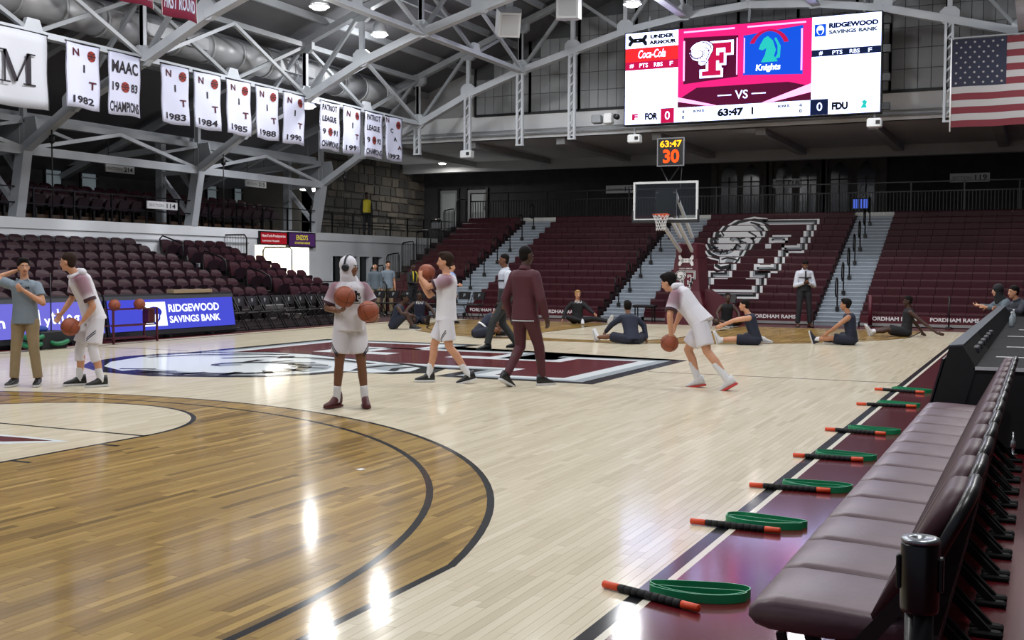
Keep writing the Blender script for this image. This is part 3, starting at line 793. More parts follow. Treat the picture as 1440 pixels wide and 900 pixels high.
for r in range(9):
    for c in range(6 if r % 2 == 0 else 5):
        a = (0.11 + .228 * c + (0 if r % 2 == 0 else .114)) / FL; bb = 6 / 13 + (7 / 13) * (r + .7) / 9.4
        p = ffr(a, bb, .012); obj('star', star, t, (p[0] - FLX, p[1] - FLY, p[2] - 5.46))
MB().tube((FLX - .02, FLY, 5.35), (FLX - .02, FLY, 7.86), .02, n=8).build('sleeve', WHITE, t)
MB().tube((FLX - .1, FLY, 7.86), (FLX + FL + .1, FLY, 7.86), .025, n=8).build('pole', STEELD, t)

# ------------------------------------------------------------------ scoreboard
SX0, SX1, SZ0, SZ1, SY = -2.45, 5.11, 6.03, 8.81, 31.0
t = thing('scoreboard', 'large wide video scoreboard hung under the roof, showing 63:47', 'scoreboard', ((SX0 + SX1) / 2, SY, SZ0))
CAB = mat('black_scoreboard_cabinet', '#141518', 0.5)
MB().cbox((SX0 - .04, SY, SZ0 - .04), (SX1 + .04, SY + .28, SZ1 + .04), .02).build('cabinet', CAB, t)
for z in (6.2, 7.0, 7.8, 8.6): MB().box((SX1 + .04, SY + .05, z - .1), (SX1 + .25, SY + .25, z + .1)).build('bracket', BLACKM, t)
for x in (-1.8, 1.3, 4.6): MB().bar((x, SY + .3, SZ1), (x, SY + .4, SZ1 + .55), .07).build('hanger', STEELD, t)
sfr = lambda a, b, o: (SX0 + a * (SX1 - SX0), SY - .004 - o, SZ0 + b * (SZ1 - SZ0))
GW = glow('screen_white', (.48, .56, 1.0), 4.6); GP = glow('screen_magenta', '#c01862', 2.0); GPD = glow('screen_dark_magenta', '#5a0c34', 1.0); GPL = glow('screen_pink', '#ff8ad0', 3.0)
GR = glow('screen_red', '#f02a30', 1.2); GM = glow('screen_crimson', '#c8104c', 1.1); GN = glow('screen_navy', '#101d42', 1.0); GB = glow('screen_blue', '#1050d8', 1.2); GT = glow('screen_teal', '#28c8c0', 1.1); GK = glow('screen_ink', '#16181c', 1.0); GG = glow('screen_grey', '#5a6470', 1.0)
SM = [GW, GP, GPD, GPL, GR, GM, GN, GB, GT, GK, GG]
def panel(name, polys=(), texts=(), extra=None):
    b = MB()
    for (p, o, mi) in polys: b.poly(p, o, sfr, mi)
    for (s, a, bb, w, h, mi, *k) in texts: put_text(b, s, a, bb, w, h, .006, sfr, mi, **(k[0] if k else dict(bold=.005 if mi == 0 else .07)))
    if extra: extra(b)
    return b.build(name, SM, t, fix=False)
def ua_mark(b, a, c, w, h, off, fr, mi):
    """two interlocking arcs, drawn in a 1 x 0.6 field and mapped to width w and height h"""
    for sg in (1, -1):
        pts = [(x, .3 + sg * y) for x, y in ((.03, .30), (.07, .16), (.20, .02), (.36, -.055), (.5, -.07), (.64, -.055), (.80, .02), (.93, .16), (.97, .30))]
        for q in stroke(pts, [.14, .22, .21, .15, .10, .15, .21, .22, .14]): b.poly([(a + w * (x - .5), c + h * y / .6) for x, y in q], off, fr, mi)
panel('sponsor_panel', [(rect(0, .835, .222, 1), 0, 0), (rect(0, .685, .222, .835), 0, 4), (rect(0, .595, .222, .685), 0, 5), (rect(0, .16, .222, .595), 0, 0)],
      [('UNDER', .105, .925, .10, .045, 9), ('ARMOUR', .10, .862, .115, .045, 9), ('Coca-Cola', .055, .72, .115, .09, 0, dict(shear=.3, bold=.01)), ('#', .018, .62, .018, .045, 0), ('PTS', .06, .62, .036, .045, 0), ('RBS', .122, .62, .036, .045, 0), ('F', .188, .62, .013, .045, 0)],
      lambda b: ua_mark(b, .052, .86, .075, .115, .006, sfr, 9))
def mid(b):
    for p in ((.245, .965, .455, .985), (.505, .965, .72, .985)): pass
b_cx = .485
panel('team_panel', [(rect(.222, .16, .748, 1), 0, 1), ([(.222, .24), (.30, .36), (.66, .36), (.748, .30), (.748, .16), (.222, .16)], .001, 2),
      (rect(.245, .955, .45, .972), .003, 3), (rect(.50, .955, .725, .972), .003, 3), ([(.222, .27), (.222, .22), (.34, .16), (.38, .16)], .002, 3), ([(.748, .33), (.748, .24), (.60, .16), (.56, .16)], .002, 3),
      ([(.245, .405), (.465, .45), (.465, .885), (.245, .905)], .002, 2), ([(.485, .46), (.715, .43), (.715, .935), (.485, .875)], .002, 7),
      (rect(.243, .44, .25, .87), .004, 3), (rect(.458, .47, .463, .86), .004, 3), (rect(.487, .48, .491, .85), .004, 3), (rect(.707, .47, .713, .90), .004, 3)],
      [('VS', .455, .215, .05, .09, 0), ('Knights', .535, .475, .095, .085, 0, dict(shear=.1, bold=.03))],
      lambda b: (b.poly(rect(.385, .255, .44, .265), .006, sfr, 0), b.poly(rect(.52, .255, .575, .265), .006, sfr, 0),
                 put_emblem(b, .27, .45, .18, .40, .004, sfr, dict(k=2, w=0, g=0, m=5), .0008),
                 [b.poly(p, .006, sfr, 8) for p in ([(.555, .58), (.62, .58), (.605, .64), (.612, .70), (.60, .80), (.58, .85), (.565, .83), (.552, .77), (.545, .72), (.56, .705), (.575, .725), (.57, .66)], [(.605, .60), (.618, .66), (.618, .74), (.605, .82), (.612, .83), (.63, .74), (.628, .62)])],
                 [b.poly(q, .006, sfr, 5) for q in stroke([(.585 + .07 * cos(a), .72 + .19 * sin(a)) for a in [.3 + i * .25 for i in range(11)]], .018)]))
panel('bank_panel', [(rect(.748, .665, 1, 1), 0, 0), (rect(.748, .595, 1, .665), 0, 6), (rect(.748, .16, 1, .595), 0, 0), (rect(.757, .80, .80, .925), .003, 7)],
      [('RIDGEWOOD', .81, .875, .18, .055, 6), ('SAVINGS BANK', .81, .815, .18, .042, 10), ('#', .775, .608, .014, .04, 0), ('PTS', .825, .608, .036, .04, 0), ('RBS', .888, .608, .036, .04, 0), ('F', .955, .608, .013, .04, 0)],
      lambda b: (b.poly(ellipse(.7785, .865, .014, .048, 14), .005, sfr, 0), b.poly([(.768, .865), (.789, .865), (.786, .83), (.7785, .815), (.771, .83)], .007, sfr, 7)))
panel('score_strip', [(rect(0, 0, 1, .155), 0, 0), (rect(.152, 0, .208, .155), .003, 5), (rect(.745, 0, .812, .155), .003, 6)] + [(rect(u, 0, u + .0015, .155), .003, 10) for u in (.28, .337, .612, .676)],
      [('F', .03, .045, .026, .07, 5), ('FOR', .085, .04, .055, .08, 9), ('0', .17, .035, .02, .09, 0), ('4', .24, .09, .012, .04, 10), ('0', .24, .03, .012, .04, 10), ('BONUS', .287, .095, .045, .03, 10), ('63:47', .385, .035, .105, .09, 9), ('1', .52, .04, .008, .08, 9),
       ('BONUS', .622, .095, .045, .03, 10), ('4', .703, .09, .012, .04, 10), ('0', .703, .03, .012, .04, 10), ('0', .77, .04, .02, .085, 0), ('FDU', .825, .04, .06, .08, 9)],
      lambda b: b.poly([(.93, .045), (.955, .045), (.95, .075), (.955, .11), (.944, .13), (.932, .105), (.94, .095)], .006, sfr, 8))
# ------------------------------------------------------------------ end bleachers
NR, BY, RUN, RISE = 15, 30.6, 0.53, 0.225
by = lambda k: BY + RUN * k
tz = lambda k: RISE * k
MW = 0.46
prof = [(0.0, .14), (-.004, .36), (.010, .41), (.045, .432), (.30, .425), (.31, .38), (.055, .375), (.04, .14)]
def module_mesh():
    b = MB(); w = MW / 2 - .006
    b.loft([[(-w, y, z) for y, z in prof], [(w, y, z) for y, z in prof]])
    me = b.mesh('seat_module', PLASTIC); bm = bmesh.new(); bm.from_mesh(me); bmesh.ops.recalc_face_normals(bm, faces=bm.faces); bm.to_mesh(me); bm.free(); return me
MOD = module_mesh()
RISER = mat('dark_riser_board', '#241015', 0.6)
def section(x0, n, label, xt=None):
    t = thing('bleacher_section', label, 'bleachers', (x0, BY, 0), group='maroon bleacher sections at the far end')
    x1 = x0 + n * MW; xa = x0 if xt is None else xt
    for k in range(NR):
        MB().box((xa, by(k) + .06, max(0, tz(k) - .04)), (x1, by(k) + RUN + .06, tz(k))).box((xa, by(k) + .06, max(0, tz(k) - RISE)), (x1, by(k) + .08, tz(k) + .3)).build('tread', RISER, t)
        for i in range(n): obj('seat_module', MOD, t, (MW * (i + .5), RUN * k, tz(k)))
    for x in (xa - .02, x1 + .02):
        P = [(BY + .1, 0)] + [q for k in range(NR) for q in ((by(k) + .1, tz(k) + .3), (by(k) + RUN + .1, tz(k) + .3))] + [(by(NR - 1) + RUN + .1, 0)]
        MB().prism(P, lambda a, b, d: (x + d, a, b), -.012, .012).build('end_panel', RISER, t)
    MB().box((x0, BY + .01, 0), (x1, BY + .05, .15)).build('kick_board', MAROON, t)
    return t
sA = section(-11.55, 5, 'maroon bleacher section at the far left, beside the left grey stair', -12.1)
sB = section(-7.75, 10, 'maroon bleacher section between the left and middle grey stairs')
sC = section(-1.62, 11, 'maroon bleacher section painted with the large ram emblem')
sD = section(4.74, 15, 'maroon bleacher section at the right behind the scorer table')
# painted emblem on the fronts of the benches
def band_clip(z0, z1):
    def cl(q):
        for sgn, zz in ((1, z0), (-1, z1)):
            out = []
            for i in range(len(q)):
                a, b = q[i - 1], q[i]; da, db = sgn * (a[1] - zz), sgn * (b[1] - zz)
                if (da >= 0) != (db >= 0): s = da / (da - db); out.append((a[0] + s * (b[0] - a[0]), zz))
                if db >= 0: out.append(b)
            q = out
            if len(q) < 3: return []
        return q
    return cl
for k in range(1, NR):
    b = MB(); z0, z1 = tz(k) + .195, tz(k) + .405
    put_emblem(b, -.93, .78, 3.17, 2.50, .006, yplane(by(k)), dict(k=0, w=1, g=2, m=3), .0006, True, band_clip(z0, z1))
    if b.f: b.build('painted_emblem_row', [INK_K, INK_W, INK_G, PLASTIC], sC, fix=False)
# lettered strip in front of the first row
def front_strip(t, x0, x1, offs):
    MB().cbox((x0, BY - .05, .02), (x1, BY + .0, .30), .01).build('front_strip', MAROON, t)
    MB().box((x0, BY - .055, .02), (x1, BY - .05, .10)).build('strip_base', mat('grey_strip', '#8d8a8a', .5), t)
    for a in offs:
        b = MB(); put_text(b, 'FORDHAM RAMS', a, .17, 1.25, .11, .054, yplane(BY), 0, bold=.03); b.build('lettering', INK_W, t, fix=False)
front_strip(sB, -7.75, -3.15, (-7.6, -5.0)); front_strip(sC, -1.62, 3.44, (1.7,)); front_strip(sD, 4.74, 11.6, (5.0, 6.6, 8.6)); front_strip(sA, -11.5, -9.3, ())
# grey aluminium aisle stairs, with their black handrails
HR = None
def stair(x0, x1, label):
    t = thing('aisle_stair', label, 'stair', ((x0 + x1) / 2, BY, 0), group='grey stairs between the bleacher sections')
    w = x1 - x0
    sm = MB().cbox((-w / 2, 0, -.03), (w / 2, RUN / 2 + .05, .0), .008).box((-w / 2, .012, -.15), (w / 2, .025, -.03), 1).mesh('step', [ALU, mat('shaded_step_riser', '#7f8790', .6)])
    nm = MB().box((-w / 2 + .02, .004, .001), (w / 2 - .02, .035, .004)).mesh('nosing', mat('dark_step_nosing', '#5d646c', .5))
    for k in range(NR * 2):
        s = obj('step', sm, t, (0, -.1 + k * RUN / 2, .13 + k * RISE / 2)); obj('nosing', nm, s, (0, 0, 0))
    P = [(BY, 0), (by(NR - 1) + RUN, tz(NR) - .1), (by(NR - 1) + RUN, 0)]
    MB().prism(P, lambda a, b, d: (x0 + .02 + d * (w - .04), a, b), 0, 1).build('carriage', mat('dark_stair_carriage', '#3a3d42', .7), t)
stair(-9.12, -7.86, 'grey aluminium stair at the far left of the end bleachers')
stair(-3.02, -1.70, 'grey aluminium stair just left of the basketball stand')
stair(3.48, 4.70, 'grey aluminium stair right of the painted ram emblem')
RAILM = mat('black_rail_tube', '#111215', 0.35, 0.4)
def aisle_rail(x, k, label):
    global HR
    loc = (x, by(k) + .12, tz(k) + .17)
    if HR is None:
        HR = thing('aisle_handrail', label, 'handrail', loc, group='black handrails on the grey stairs')
        MB().path([(0, 0, 0), (0, 0, .40), (0, 0, .86), (0, -.05, .93), (0, -.16, .95), (0, -.28, .88), (0, -.34, .74), (0, -.33, .52), (0, -.24, .42), (0, -.10, .42), (0, 0, .44)], .022, 8).build('rail_loop', RAILM, HR, (0, 0, 0))
        MB().cbox((-.05, -.05, 0), (.05, .05, .12), .01).build('foot', BLACK, HR, (0, 0, 0))
    else: dup(HR, loc, 0, label)
names = ['lowest', 'second lowest', 'third', 'fourth', 'fifth', 'second highest', 'highest']
for x, st in ((-8.5, 'the far left grey stair'), (-2.7, 'the middle grey stair'), (4.0, 'the right grey stair')):
    for j, k in enumerate((1, 3, 5, 7, 9, 11, 13)): aisle_rail(x, k, 'black loop handrail on %s, %s of its stair' % (st, names[j]))

# landing behind the bleachers, white edge and black fence
ld_ = struct(MB().box((-13.5, by(NR) - .1, 3.2), (13, 43.2, 3.45)).build('floor_landing', CONC), 'raised landing behind the end bleachers')
MB().box((-11.8, by(NR) - .05, 3.45), (12, by(NR) + .02, 3.58)).build('white_edge', mat('white_edge_strip', '#c9c9c4', .5), ld_)
t = thing('landing_fence', 'long black baluster fence along the landing above the bleachers', 'fence', (0, by(NR) + .15, 3.45))
FY = by(NR) + .15
b = MB(); x = -11.7
while x < 12: b.bar((x, FY, 3.5), (x, FY, 4.28), .022); x += .115
bo = b.build('balusters', RAILM, t); bo['kind'] = 'stuff'
for z in (3.52, 4.28, 4.6): MB().bar((-11.8, FY, z), (12, FY, z), .04).build('rail', RAILM, t)
x = -11.8
while x < 12.1: MB().bar((x, FY, 3.45), (x, FY, 4.62), .05).build('post', RAILM, t); x += 1.7
# stepped loop rails beside the left bleacher section
sr = None
for j, k in enumerate((1, 3, 5, 7, 9, 11, 13)):
    loc = (-11.85, by(k) + .1, tz(k) + .2); lab = 'tall black loop rail beside the far left bleachers, %s of its flight' % names[j]
    if sr is None:
        sr = thing('side_rail', lab, 'handrail', loc, group='tall loop rails at the far left')
        MB().path([(0, 0, -.2), (0, 0, .5), (0, 0, 1.08), (0, .08, 1.16), (0, .5, 1.22), (0, .78, 1.24), (0, .84, 1.16), (0, .84, .6), (0, .84, 0)], .026, 8).build('rail_loop', RAILM, sr, (0, 0, 0))
        for q in range(6): MB().tube((0, .12 + q * .12, .1), (0, .12 + q * .12, 1.16), .009, n=5).build('baluster', RAILM, sr, (0, 0, 0))
        MB().bar((0, 0, .12), (0, .84, .1), .03).build('lower_rail', RAILM, sr, (0, 0, 0))
    else: dup(sr, loc, 0, lab)

# gothic windows in the far wall
ST = mat('carved_dark_stone', '#4a4743', 0.85, noise=0.2, nscale=4); DG = mat('black_leaded_glass', '#0b0c10', 0.15, spec=.6)
def lancet(cx, w, z0, z1, n=9):
    P = [(cx - w / 2, z0), (cx + w / 2, z0), (cx + w / 2, z1 - w)]
    P += [(cx + w / 2 - w * (1 - cos(i / n * pi / 3)), z1 - w + w * sin(i / n * pi / 3) * .98) for i in range(1, n + 1)]
    P += [(cx - w / 2 + w * (1 - cos(i / n * pi / 3)), z1 - w + w * sin(i / n * pi / 3) * .98) for i in range(n - 1, -1, -1)]
    return P
for n_, (x0, x1, cs) in enumerate(((-2.85, -.75, (-2.25, -1.35)), (-.6, 1.45, (-.05, .9)), (1.55, 3.75, (2.1, 3.1)))):
    w = struct(MB().box((x0, 43.1, 3.45), (x1, 43.2, 6.15)).build('window_%d' % (21 + n_), ST), None)
    for c in cs:
        MB().prism(lancet(c, .86, 3.7, 6.05), yplane(43.1), 0, .05).build('window_surround', ST, w)
        MB().prism(lancet(c, .64, 3.8, 5.9), yplane(43.05), .0, .012).build('pane', DG, w)
        MB().bar((c, 43.03, 3.8), (c, 43.03, 5.3), .05).build('mullion', ST, w); MB().bar((c - .32, 43.03, 5.1), (c + .32, 43.03, 5.1), .05).build('transom', ST, w)
    for c in (x0, x1): MB().box((c - .12, 42.95, 3.45), (c + .12, 43.2, 6.12)).build('buttress', ST, w)
o = thing('wall_screen', 'small blue lit screen low in the far right gothic window', 'screen', (2.95, 42.9, 3.9)); MB().cbox((2.62, 42.9, 3.88), (3.22, 42.98, 4.34), .02).build('case', BLACK, o)
for q in range(3): MB().box((2.66 + q * .19, 42.89, 3.95), (2.81 + q * .19, 42.9, 4.3)).build('display', glow('blue_display', '#4f6bd8', .9), o)
# section signs on the far wall
SGN = mat('pale_sign_board', '#dcdee0', .5)
def sign(fr, a0, a1, b0, b1, num, label, base, word='SECTION'):
    t = thing('section_sign', label, 'sign', base, group='pale section signs')
    MB().prism(rect(a0, b0, a1, b1), fr, 0, .04).build('board', SGN, t)
    for aa in (.1, .9):
        if fr(0, 0, 0)[0] < -16: p0 = fr(a0 + (a1 - a0) * aa, b1, .02); MB().tube(p0, (p0[0], p0[1], 5.95), .01, n=5).build('hanger', BLACK, t)
    b = MB(); W, H = a1 - a0, b1 - b0
    put_text(b, word, a0 + W * .06, b0 + H * .3, W * .48, H * .36, .043, fr, 1, bold=.01); put_text(b, num, a0 + W * .63, b0 + H * .18, W * .3, H * .62, .043, fr, 0, bold=.02)
    b.build('lettering', [INK_K, mat('faded_sign_ink', '#85878a', .6)], t, fix=False)
    return t
sign(yplane(43.05), -.76, .65, 4.83, 5.18, '118', 'pale sign reading SECTION 118 above the ram emblem', (0, 43, 4.83))
sign(yplane(43.05), 6.12, 7.5, 4.86, 5.19, '119', 'pale sign reading SECTION 119 at the far right', (6.8, 43, 4.86))
sign(yplane(43.05), -7.56, -6.2, 4.78, 5.11, '117', 'pale sign reading SECTION 117 left of the backboard', (-6.9, 43, 4.78))
# doors in the far wall
for n_, (x0, x1, z1) in enumerate(((-15.65, -14.75, 5.1), (-14.25, -13.3, 5.1))):
    d = struct(MB().box((x0, 43.12, 3.3), (x1, 43.22, z1)).build('door_%d' % (n_ + 1), mat('pale_door', '#74777a', .5)), 'pale door in the far left corner')
    MB().box((x0 + .12, 43.1, 4.1), (x1 - .12, 43.12, z1 - .15)).build('door_pane', mat('frosted_pane', '#8d9194', .4), d)
    for xx in (x0 - .04, x1 + .04): MB().box((xx - .05, 43.05, 3.3), (xx + .05, 43.2, z1 + .08)).build('door_frame', BLACK, d)
    MB().tube((x1 - .1, 43.06, 4.2), (x1 - .1, 43.06, 4.4), .02, n=6).build('handle', STEELD, d)
# ------------------------------------------------------------------ left side: white ledge wall, balcony, stone wall
LX = -14.25
w = MB()
w.box((LX - .3, 8, 0), (LX, 27.9, 2.55)); w.box((LX - .3, 27.9, 0), (LX, 30.95, .95)); w.box((LX - .3, 27.9, 2.32), (LX, 30.95, 2.55)); w.box((LX - .3, 30.95, 0), (LX, 32.3, 2.55))
w.box((LX - .3, 32.3, 0), (LX, 36.0, .2)); w.box((LX - .3, 32.3, 2.0), (LX, 36.0, 2.55)); w.box((LX - .3, 36.0, 0), (LX, 43.2, 2.55))
ws = struct(w.build('wall_ledge', PLASTER), 'white wall below the balcony with a lit food counter')
bl = struct(MB().box((-20, 8, 2.55), (LX + .06, 43.2, 2.83)).build('floor_balcony', PLASTER), 'white edged balcony slab over the left seats')
MB().bar((LX + .06, 8, 2.36), (LX + .06, 27.5, 2.36), .04, .03).build('conduit', STEELD, ws)
for k in range(4):
    y0 = 32.4 + k * .9
    d = struct(MB().box((LX - .22, y0, .2), (LX - .2, y0 + .8, 2.0)).build('window_%d' % (31 + k), DG), 'dark tall window in the white wall')
    for yy in (y0 - .05, y0 + .8): MB().box((LX - .22, yy, .2), (LX + .02, yy + .05, 2.0)).build('window_frame', PLASTER, d)
# food counter: lit recess
rc = struct(MB().box((LX - 2.6, 27.7, .6), (LX - 2.5, 31.2, 2.6)).box((LX - 2.6, 27.7, 0), (LX - .3, 27.8, 2.6)).box((LX - 2.6, 31.05, 0), (LX - .3, 31.15, 2.6)).box((LX - 2.6, 27.7, 2.45), (LX - .3, 31.15, 2.55)).box((LX - 2.6, 27.7, 0), (LX - .3, 31.15, .1)).build('wall_counter_room', mat('cream_tiles', '#e8e2d2', .5)))
MB().box((LX - .5, 27.85, .95), (LX + .1, 31.0, 1.02)).build('counter_top', STEELD, rc)
t = thing('counter_lamp', 'row of bright tubes inside the lit food counter', 'lamp', (LX - 1.2, 29.4, 2.4))
TB = glow('counter_tube', (1, .98, .9), 16)
for q in (-.5, .2): MB().box((LX - 1.2 + q - .08, 28.0, 2.36), (LX - 1.2 + q + .08, 30.8, 2.43)).build('tube', TB, t)
ld = bpy.data.lights.new('lamp_light', 'AREA'); ld.shape = 'RECTANGLE'; ld.size = 1.2; ld.size_y = 2.8; ld.energy = 260; ld.color = (1, .98, .9); lo = bpy.data.objects.new('lamp_light', ld); COL.objects.link(lo); lo.parent = t; lo.location = (0, 0, -.08)
xp = xplane(LX)
def lightbox(y0, y1, z0, z1, cols, texts, label):
    t = thing('lit_sign', label, 'sign', (LX, (y0 + y1) / 2, z0), group='lit signs over the food counter')
    MB().prism(rect(y0, z0, y1, z1), xp, .02, .14).build('case', BLACKM, t)
    b = MB(); b.poly(rect(y0 + .04, z0 + .04, y1 - .04, z1 - .04), .143, xp, 0)
    for (s, a, c, wd, h, mi) in texts: put_text(b, s, y0 + a * (y1 - y0), z0 + c * (z1 - z0), wd * (y1 - y0), h * (z1 - z0), .15, xp, mi, bold=.02)
    b.build('face', cols, t, fix=False)
lightbox(28.0, 29.5, 2.33, 2.78, [glow('sign_red', '#a51c28', .8), glow('sign_white', '#f0e6e6', .8)], [('NewYork-Presbyterian', .06, .52, .86, .26, 1), ('Lawrence Hospital', .08, .2, .6, .18, 1)], 'red lit hospital sign over the food counter')
lightbox(29.55, 31.15, 2.28, 2.80, [glow('sign_purple', '#4a2a5c', .8), glow('sign_yellow', '#e6d838', .8)], [("ENZO'S", .28, .48, .42, .34, 1), ('OF ARTHUR AVENUE', .22, .22, .56, .14, 1)], 'purple lit sign with yellow letters over the food counter')

# stone wall at the end of the balcony: separate stones over mortar
SWX = -16.5
sw = struct(MB().box((SWX - .4, 34.2, 2.83), (SWX - .06, 43.2, 6.15)).box((-19.9, 34.2, 2.83), (SWX - .06, 34.4, 6.15)).build('wall_stone', mat('dark_mortar', '#55524c', .9)), 'rough grey stone wall behind the balcony guard')
SM_ = [mat('stone_%s' % n, c, .85, noise=.25, nscale=6, bump=.5, bscale=25) for n, c in (('warm', '#4b4640'), ('grey', '#434240'), ('pale', '#57524a'), ('dark', '#383735'))]
z = 2.85; r2 = random.Random(5)
while z < 6.1:
    h = r2.uniform(.24, .46); y = 34.22 + r2.uniform(0, .2)
    while y < 43.1:
        L_ = r2.uniform(.35, .95); y1 = min(y + L_, 43.15); g = .018; d = r2.uniform(0, .035)
        j = lambda: r2.uniform(-.02, .02)
        P = [(y + g + j(), z + g + j()), (y1 - g + j(), z + g + j()), (y1 - g + j(), z + h - g + j()), (y + g + j(), z + h - g + j())]
        MB().loft([[(SWX - .08, a, b) for a, b in P], [(SWX - .01 + d, a + (.02 if i in (0, 3) else -.02), b + (.02 if i < 2 else -.02)) for i, (a, b) in enumerate(P)]]).build('stone', r2.choice(SM_), sw)
        y = y1
    z += h
# tall grey windows in the outer wall, section signs
for n_, (y0, y1) in enumerate(((17.6, 18.3), (19.1, 19.8), (24.25, 24.95), (25.75, 26.45), (32.0, 32.6), (33.6, 34.1))):
    d = struct(MB().box((-19.8, y0, 4.15), (-19.74, y1, 5.12)).build('window_%d' % (41 + n_), mat('dull_daylight_glass', '#7d8487', .4, emit='#7d8a90', estr=.28)), 'tall grey window in the dark balcony wall')
    MB().bar((-19.72, y0, 4.55), (-19.72, y1, 4.55), .04).build('transom', STEELD, d)
    for yy in (y0, y1): MB().bar((-19.74, yy, 4.1), (-19.74, yy, 5.16), .07).build('window_frame', BLACK, d)
sign(xplane(-14.15), 22.82, 24.08, 3.27, 3.49, '114', 'pale sign reading SECTION 114 on the balcony rail', (-14.1, 23.4, 3.27))
sign(xplane(-16.8), 23.9, 25.1, 4.5, 4.74, '214', 'pale sign reading SECTION 214 under the balcony truss', (-16.8, 24.5, 4.5))
sign(xplane(-16.8), 30.6, 31.8, 4.5, 4.74, '215', 'pale sign under the balcony truss left of the fluorescent lamp', (-16.8, 31.2, 4.5))
# balcony rail
t = thing('balcony_rail', 'long black two bar railing along the white balcony edge', 'railing', (-14.25, 25, 2.83))
for z in (3.2, 3.6): MB().bar((-14.22, 9, z), (-14.22, 43, z), .035).build('rail', RAILM, t)
y = 9.4
while y < 43:
    MB().bar((-14.22, y, 2.83), (-14.22, y, 3.62), .045).build('post', RAILM, t); y += 1.35

# ------------------------------------------------------------------ fixed seats
ROWS = 7
rx = lambda k: -9.4 - .767 * k
rz_ = lambda k: .22 + .222 * k
AY0, AY1 = 22.25, 23.25
st = MB()
for k in range(ROWS):
    x1 = rx(k) + .62; st.box((x1 - .767 if k < ROWS - 1 else LX + .01, 9.5, 0), (x1, 26.2, rz_(k)))
t = struct(st.build('floor_stand', mat('dark_platform', '#3a3234', .7, noise=.1)), 'stepped concrete platform under the maroon court seats')
for k in range(ROWS):
    x1 = rx(k) + .62
    MB().box((x1 - .35, AY0 + .08, rz_(k)), (x1 - .02, AY1 - .08, rz_(k) + .11)).build('aisle_step', mat('grey_aisle_step', '#6d6a6a', .6), t)
    MB().box((x1 - .06, AY0 + .08, rz_(k) + .112), (x1 - .02, AY1 - .08, rz_(k) + .118)).build('step_edge', WHITE, t)
PROTO = None
_ones = ['', 'first', 'second', 'third', 'fourth', 'fifth', 'sixth', 'seventh', 'eighth', 'ninth', 'tenth', 'eleventh', 'twelfth', 'thirteenth', 'fourteenth', 'fifteenth', 'sixteenth', 'seventeenth', 'eighteenth', 'nineteenth']
def nthw(n):
    if n < 20: return _ones[n]
    return ('twentieth', 'thirtieth', 'fortieth')[n // 10 - 2] if n % 10 == 0 else ('twenty', 'thirty', 'forty')[n // 10 - 2] + '-' + _ones[n % 10]
def rounded(w, z0, z1, r, n=5):
    P = [(-w, z0), (w, z0)]
    P += [(w - r + r * cos(i * pi / 2 / n), z1 - r + r * sin(i * pi / 2 / n)) for i in range(n + 1)]
    P += [(-w + r - r * sin(i * pi / 2 / n), z1 - r + r * cos(i * pi / 2 / n)) for i in range(n + 1)]
    return P
def seat_proto(label, loc):
    """folding arena seat facing +x; the back leans towards -x"""
    t = thing('arena_seat', label, 'seat', loc, group='maroon folding seats on the left')
    P = rounded(.215, .40, .84, .14)
    def back(a, b, d):
        cv = .10 * (a / .215) ** 2
        return (-.02 - (b - .40) * .22 + cv * .5 + d, a, b)
    MB().prism(P, back, -.022, .022).build('backrest', SEATP, t, (0, 0, 0))
    Q = rounded(.20, .0, .40, .10)
    MB().prism(Q, lambda a, b, d: (.10 + b * .28 + d, a, .36 + b * .80), -.03, .03).build('seat', mat('maroon_seat_pan', '#281820', .55, spec=.3, noise=.1), t, (0, 0, 0))
    MB().box((-.02, -.03, 0), (.06, .03, .40)).box((-.06, -.06, 0), (.12, .06, .02)).build('leg', BLACKM, t, (0, 0, 0))
    MB().box((-.05, -.245, .38), (.22, -.215, .44)).build('armrest', BLACKM, t, (0, 0, 0))
    return t
ordn = ['lowest', 'second', 'third', 'fourth', 'fifth', 'sixth', 'top']
cnt = 0
for k in range(ROWS):
    j = 0; y = 9.8 + (k % 2) * .24
    while y < 26.0:
        if not (AY0 - .2 < y < AY1 + .2):
            pr = project(rx(k), y, rz_(k) + .6)
            if pr and pr[0] > -25:
                j += 1
                lab = 'maroon folding seat in the %s courtside row, %s from the left' % (ordn[k], nthw(j))
                loc = (rx(k), y, rz_(k))
                if PROTO is None: PROTO = seat_proto(lab, loc)
                else: dup(PROTO, loc, 0, lab)
                cnt += 1
        y += .49
UP = 0
t = struct(MB().box((-19.75, 10, 2.8), (-14.95, 31, 2.835)).build('floor_balcony_stand', mat('brown_platform_board', '#4a3626', .6)), 'stepped timber platform under the balcony seats')
for k in range(3): MB().box((-19.75 if k == 2 else -15.0 - .62 * k - .62, 10, 2.83), (-15.0 - .62 * k, 31, 2.84 + .15 * k + .02)).build('step', mat('brown_platform_board', '#4a3626', .6), t)
for k in range(3):
    y = 10.2 + (k % 2) * .25; j = 0
    while y < 30.9:
        pr = project(-15.4 - .62 * k, y, 3.4 + .15 * k)
        if pr and pr[0] > -20 and not (23.9 < y < 25.2 and k < 1) and not any(abs(y - c) < .26 and k == 0 for c in (18.4, 24.9)):
            j += 1
            dup(PROTO, (-15.55 - .62 * k, y, 2.86 + .15 * k), 0, 'dark maroon balcony seat in the %s row, %s from the left' % (['front', 'middle', 'back'][k], nthw(j)), 'maroon folding seats on the balcony'); UP += 1
        y += .52
print('seats', cnt, UP)
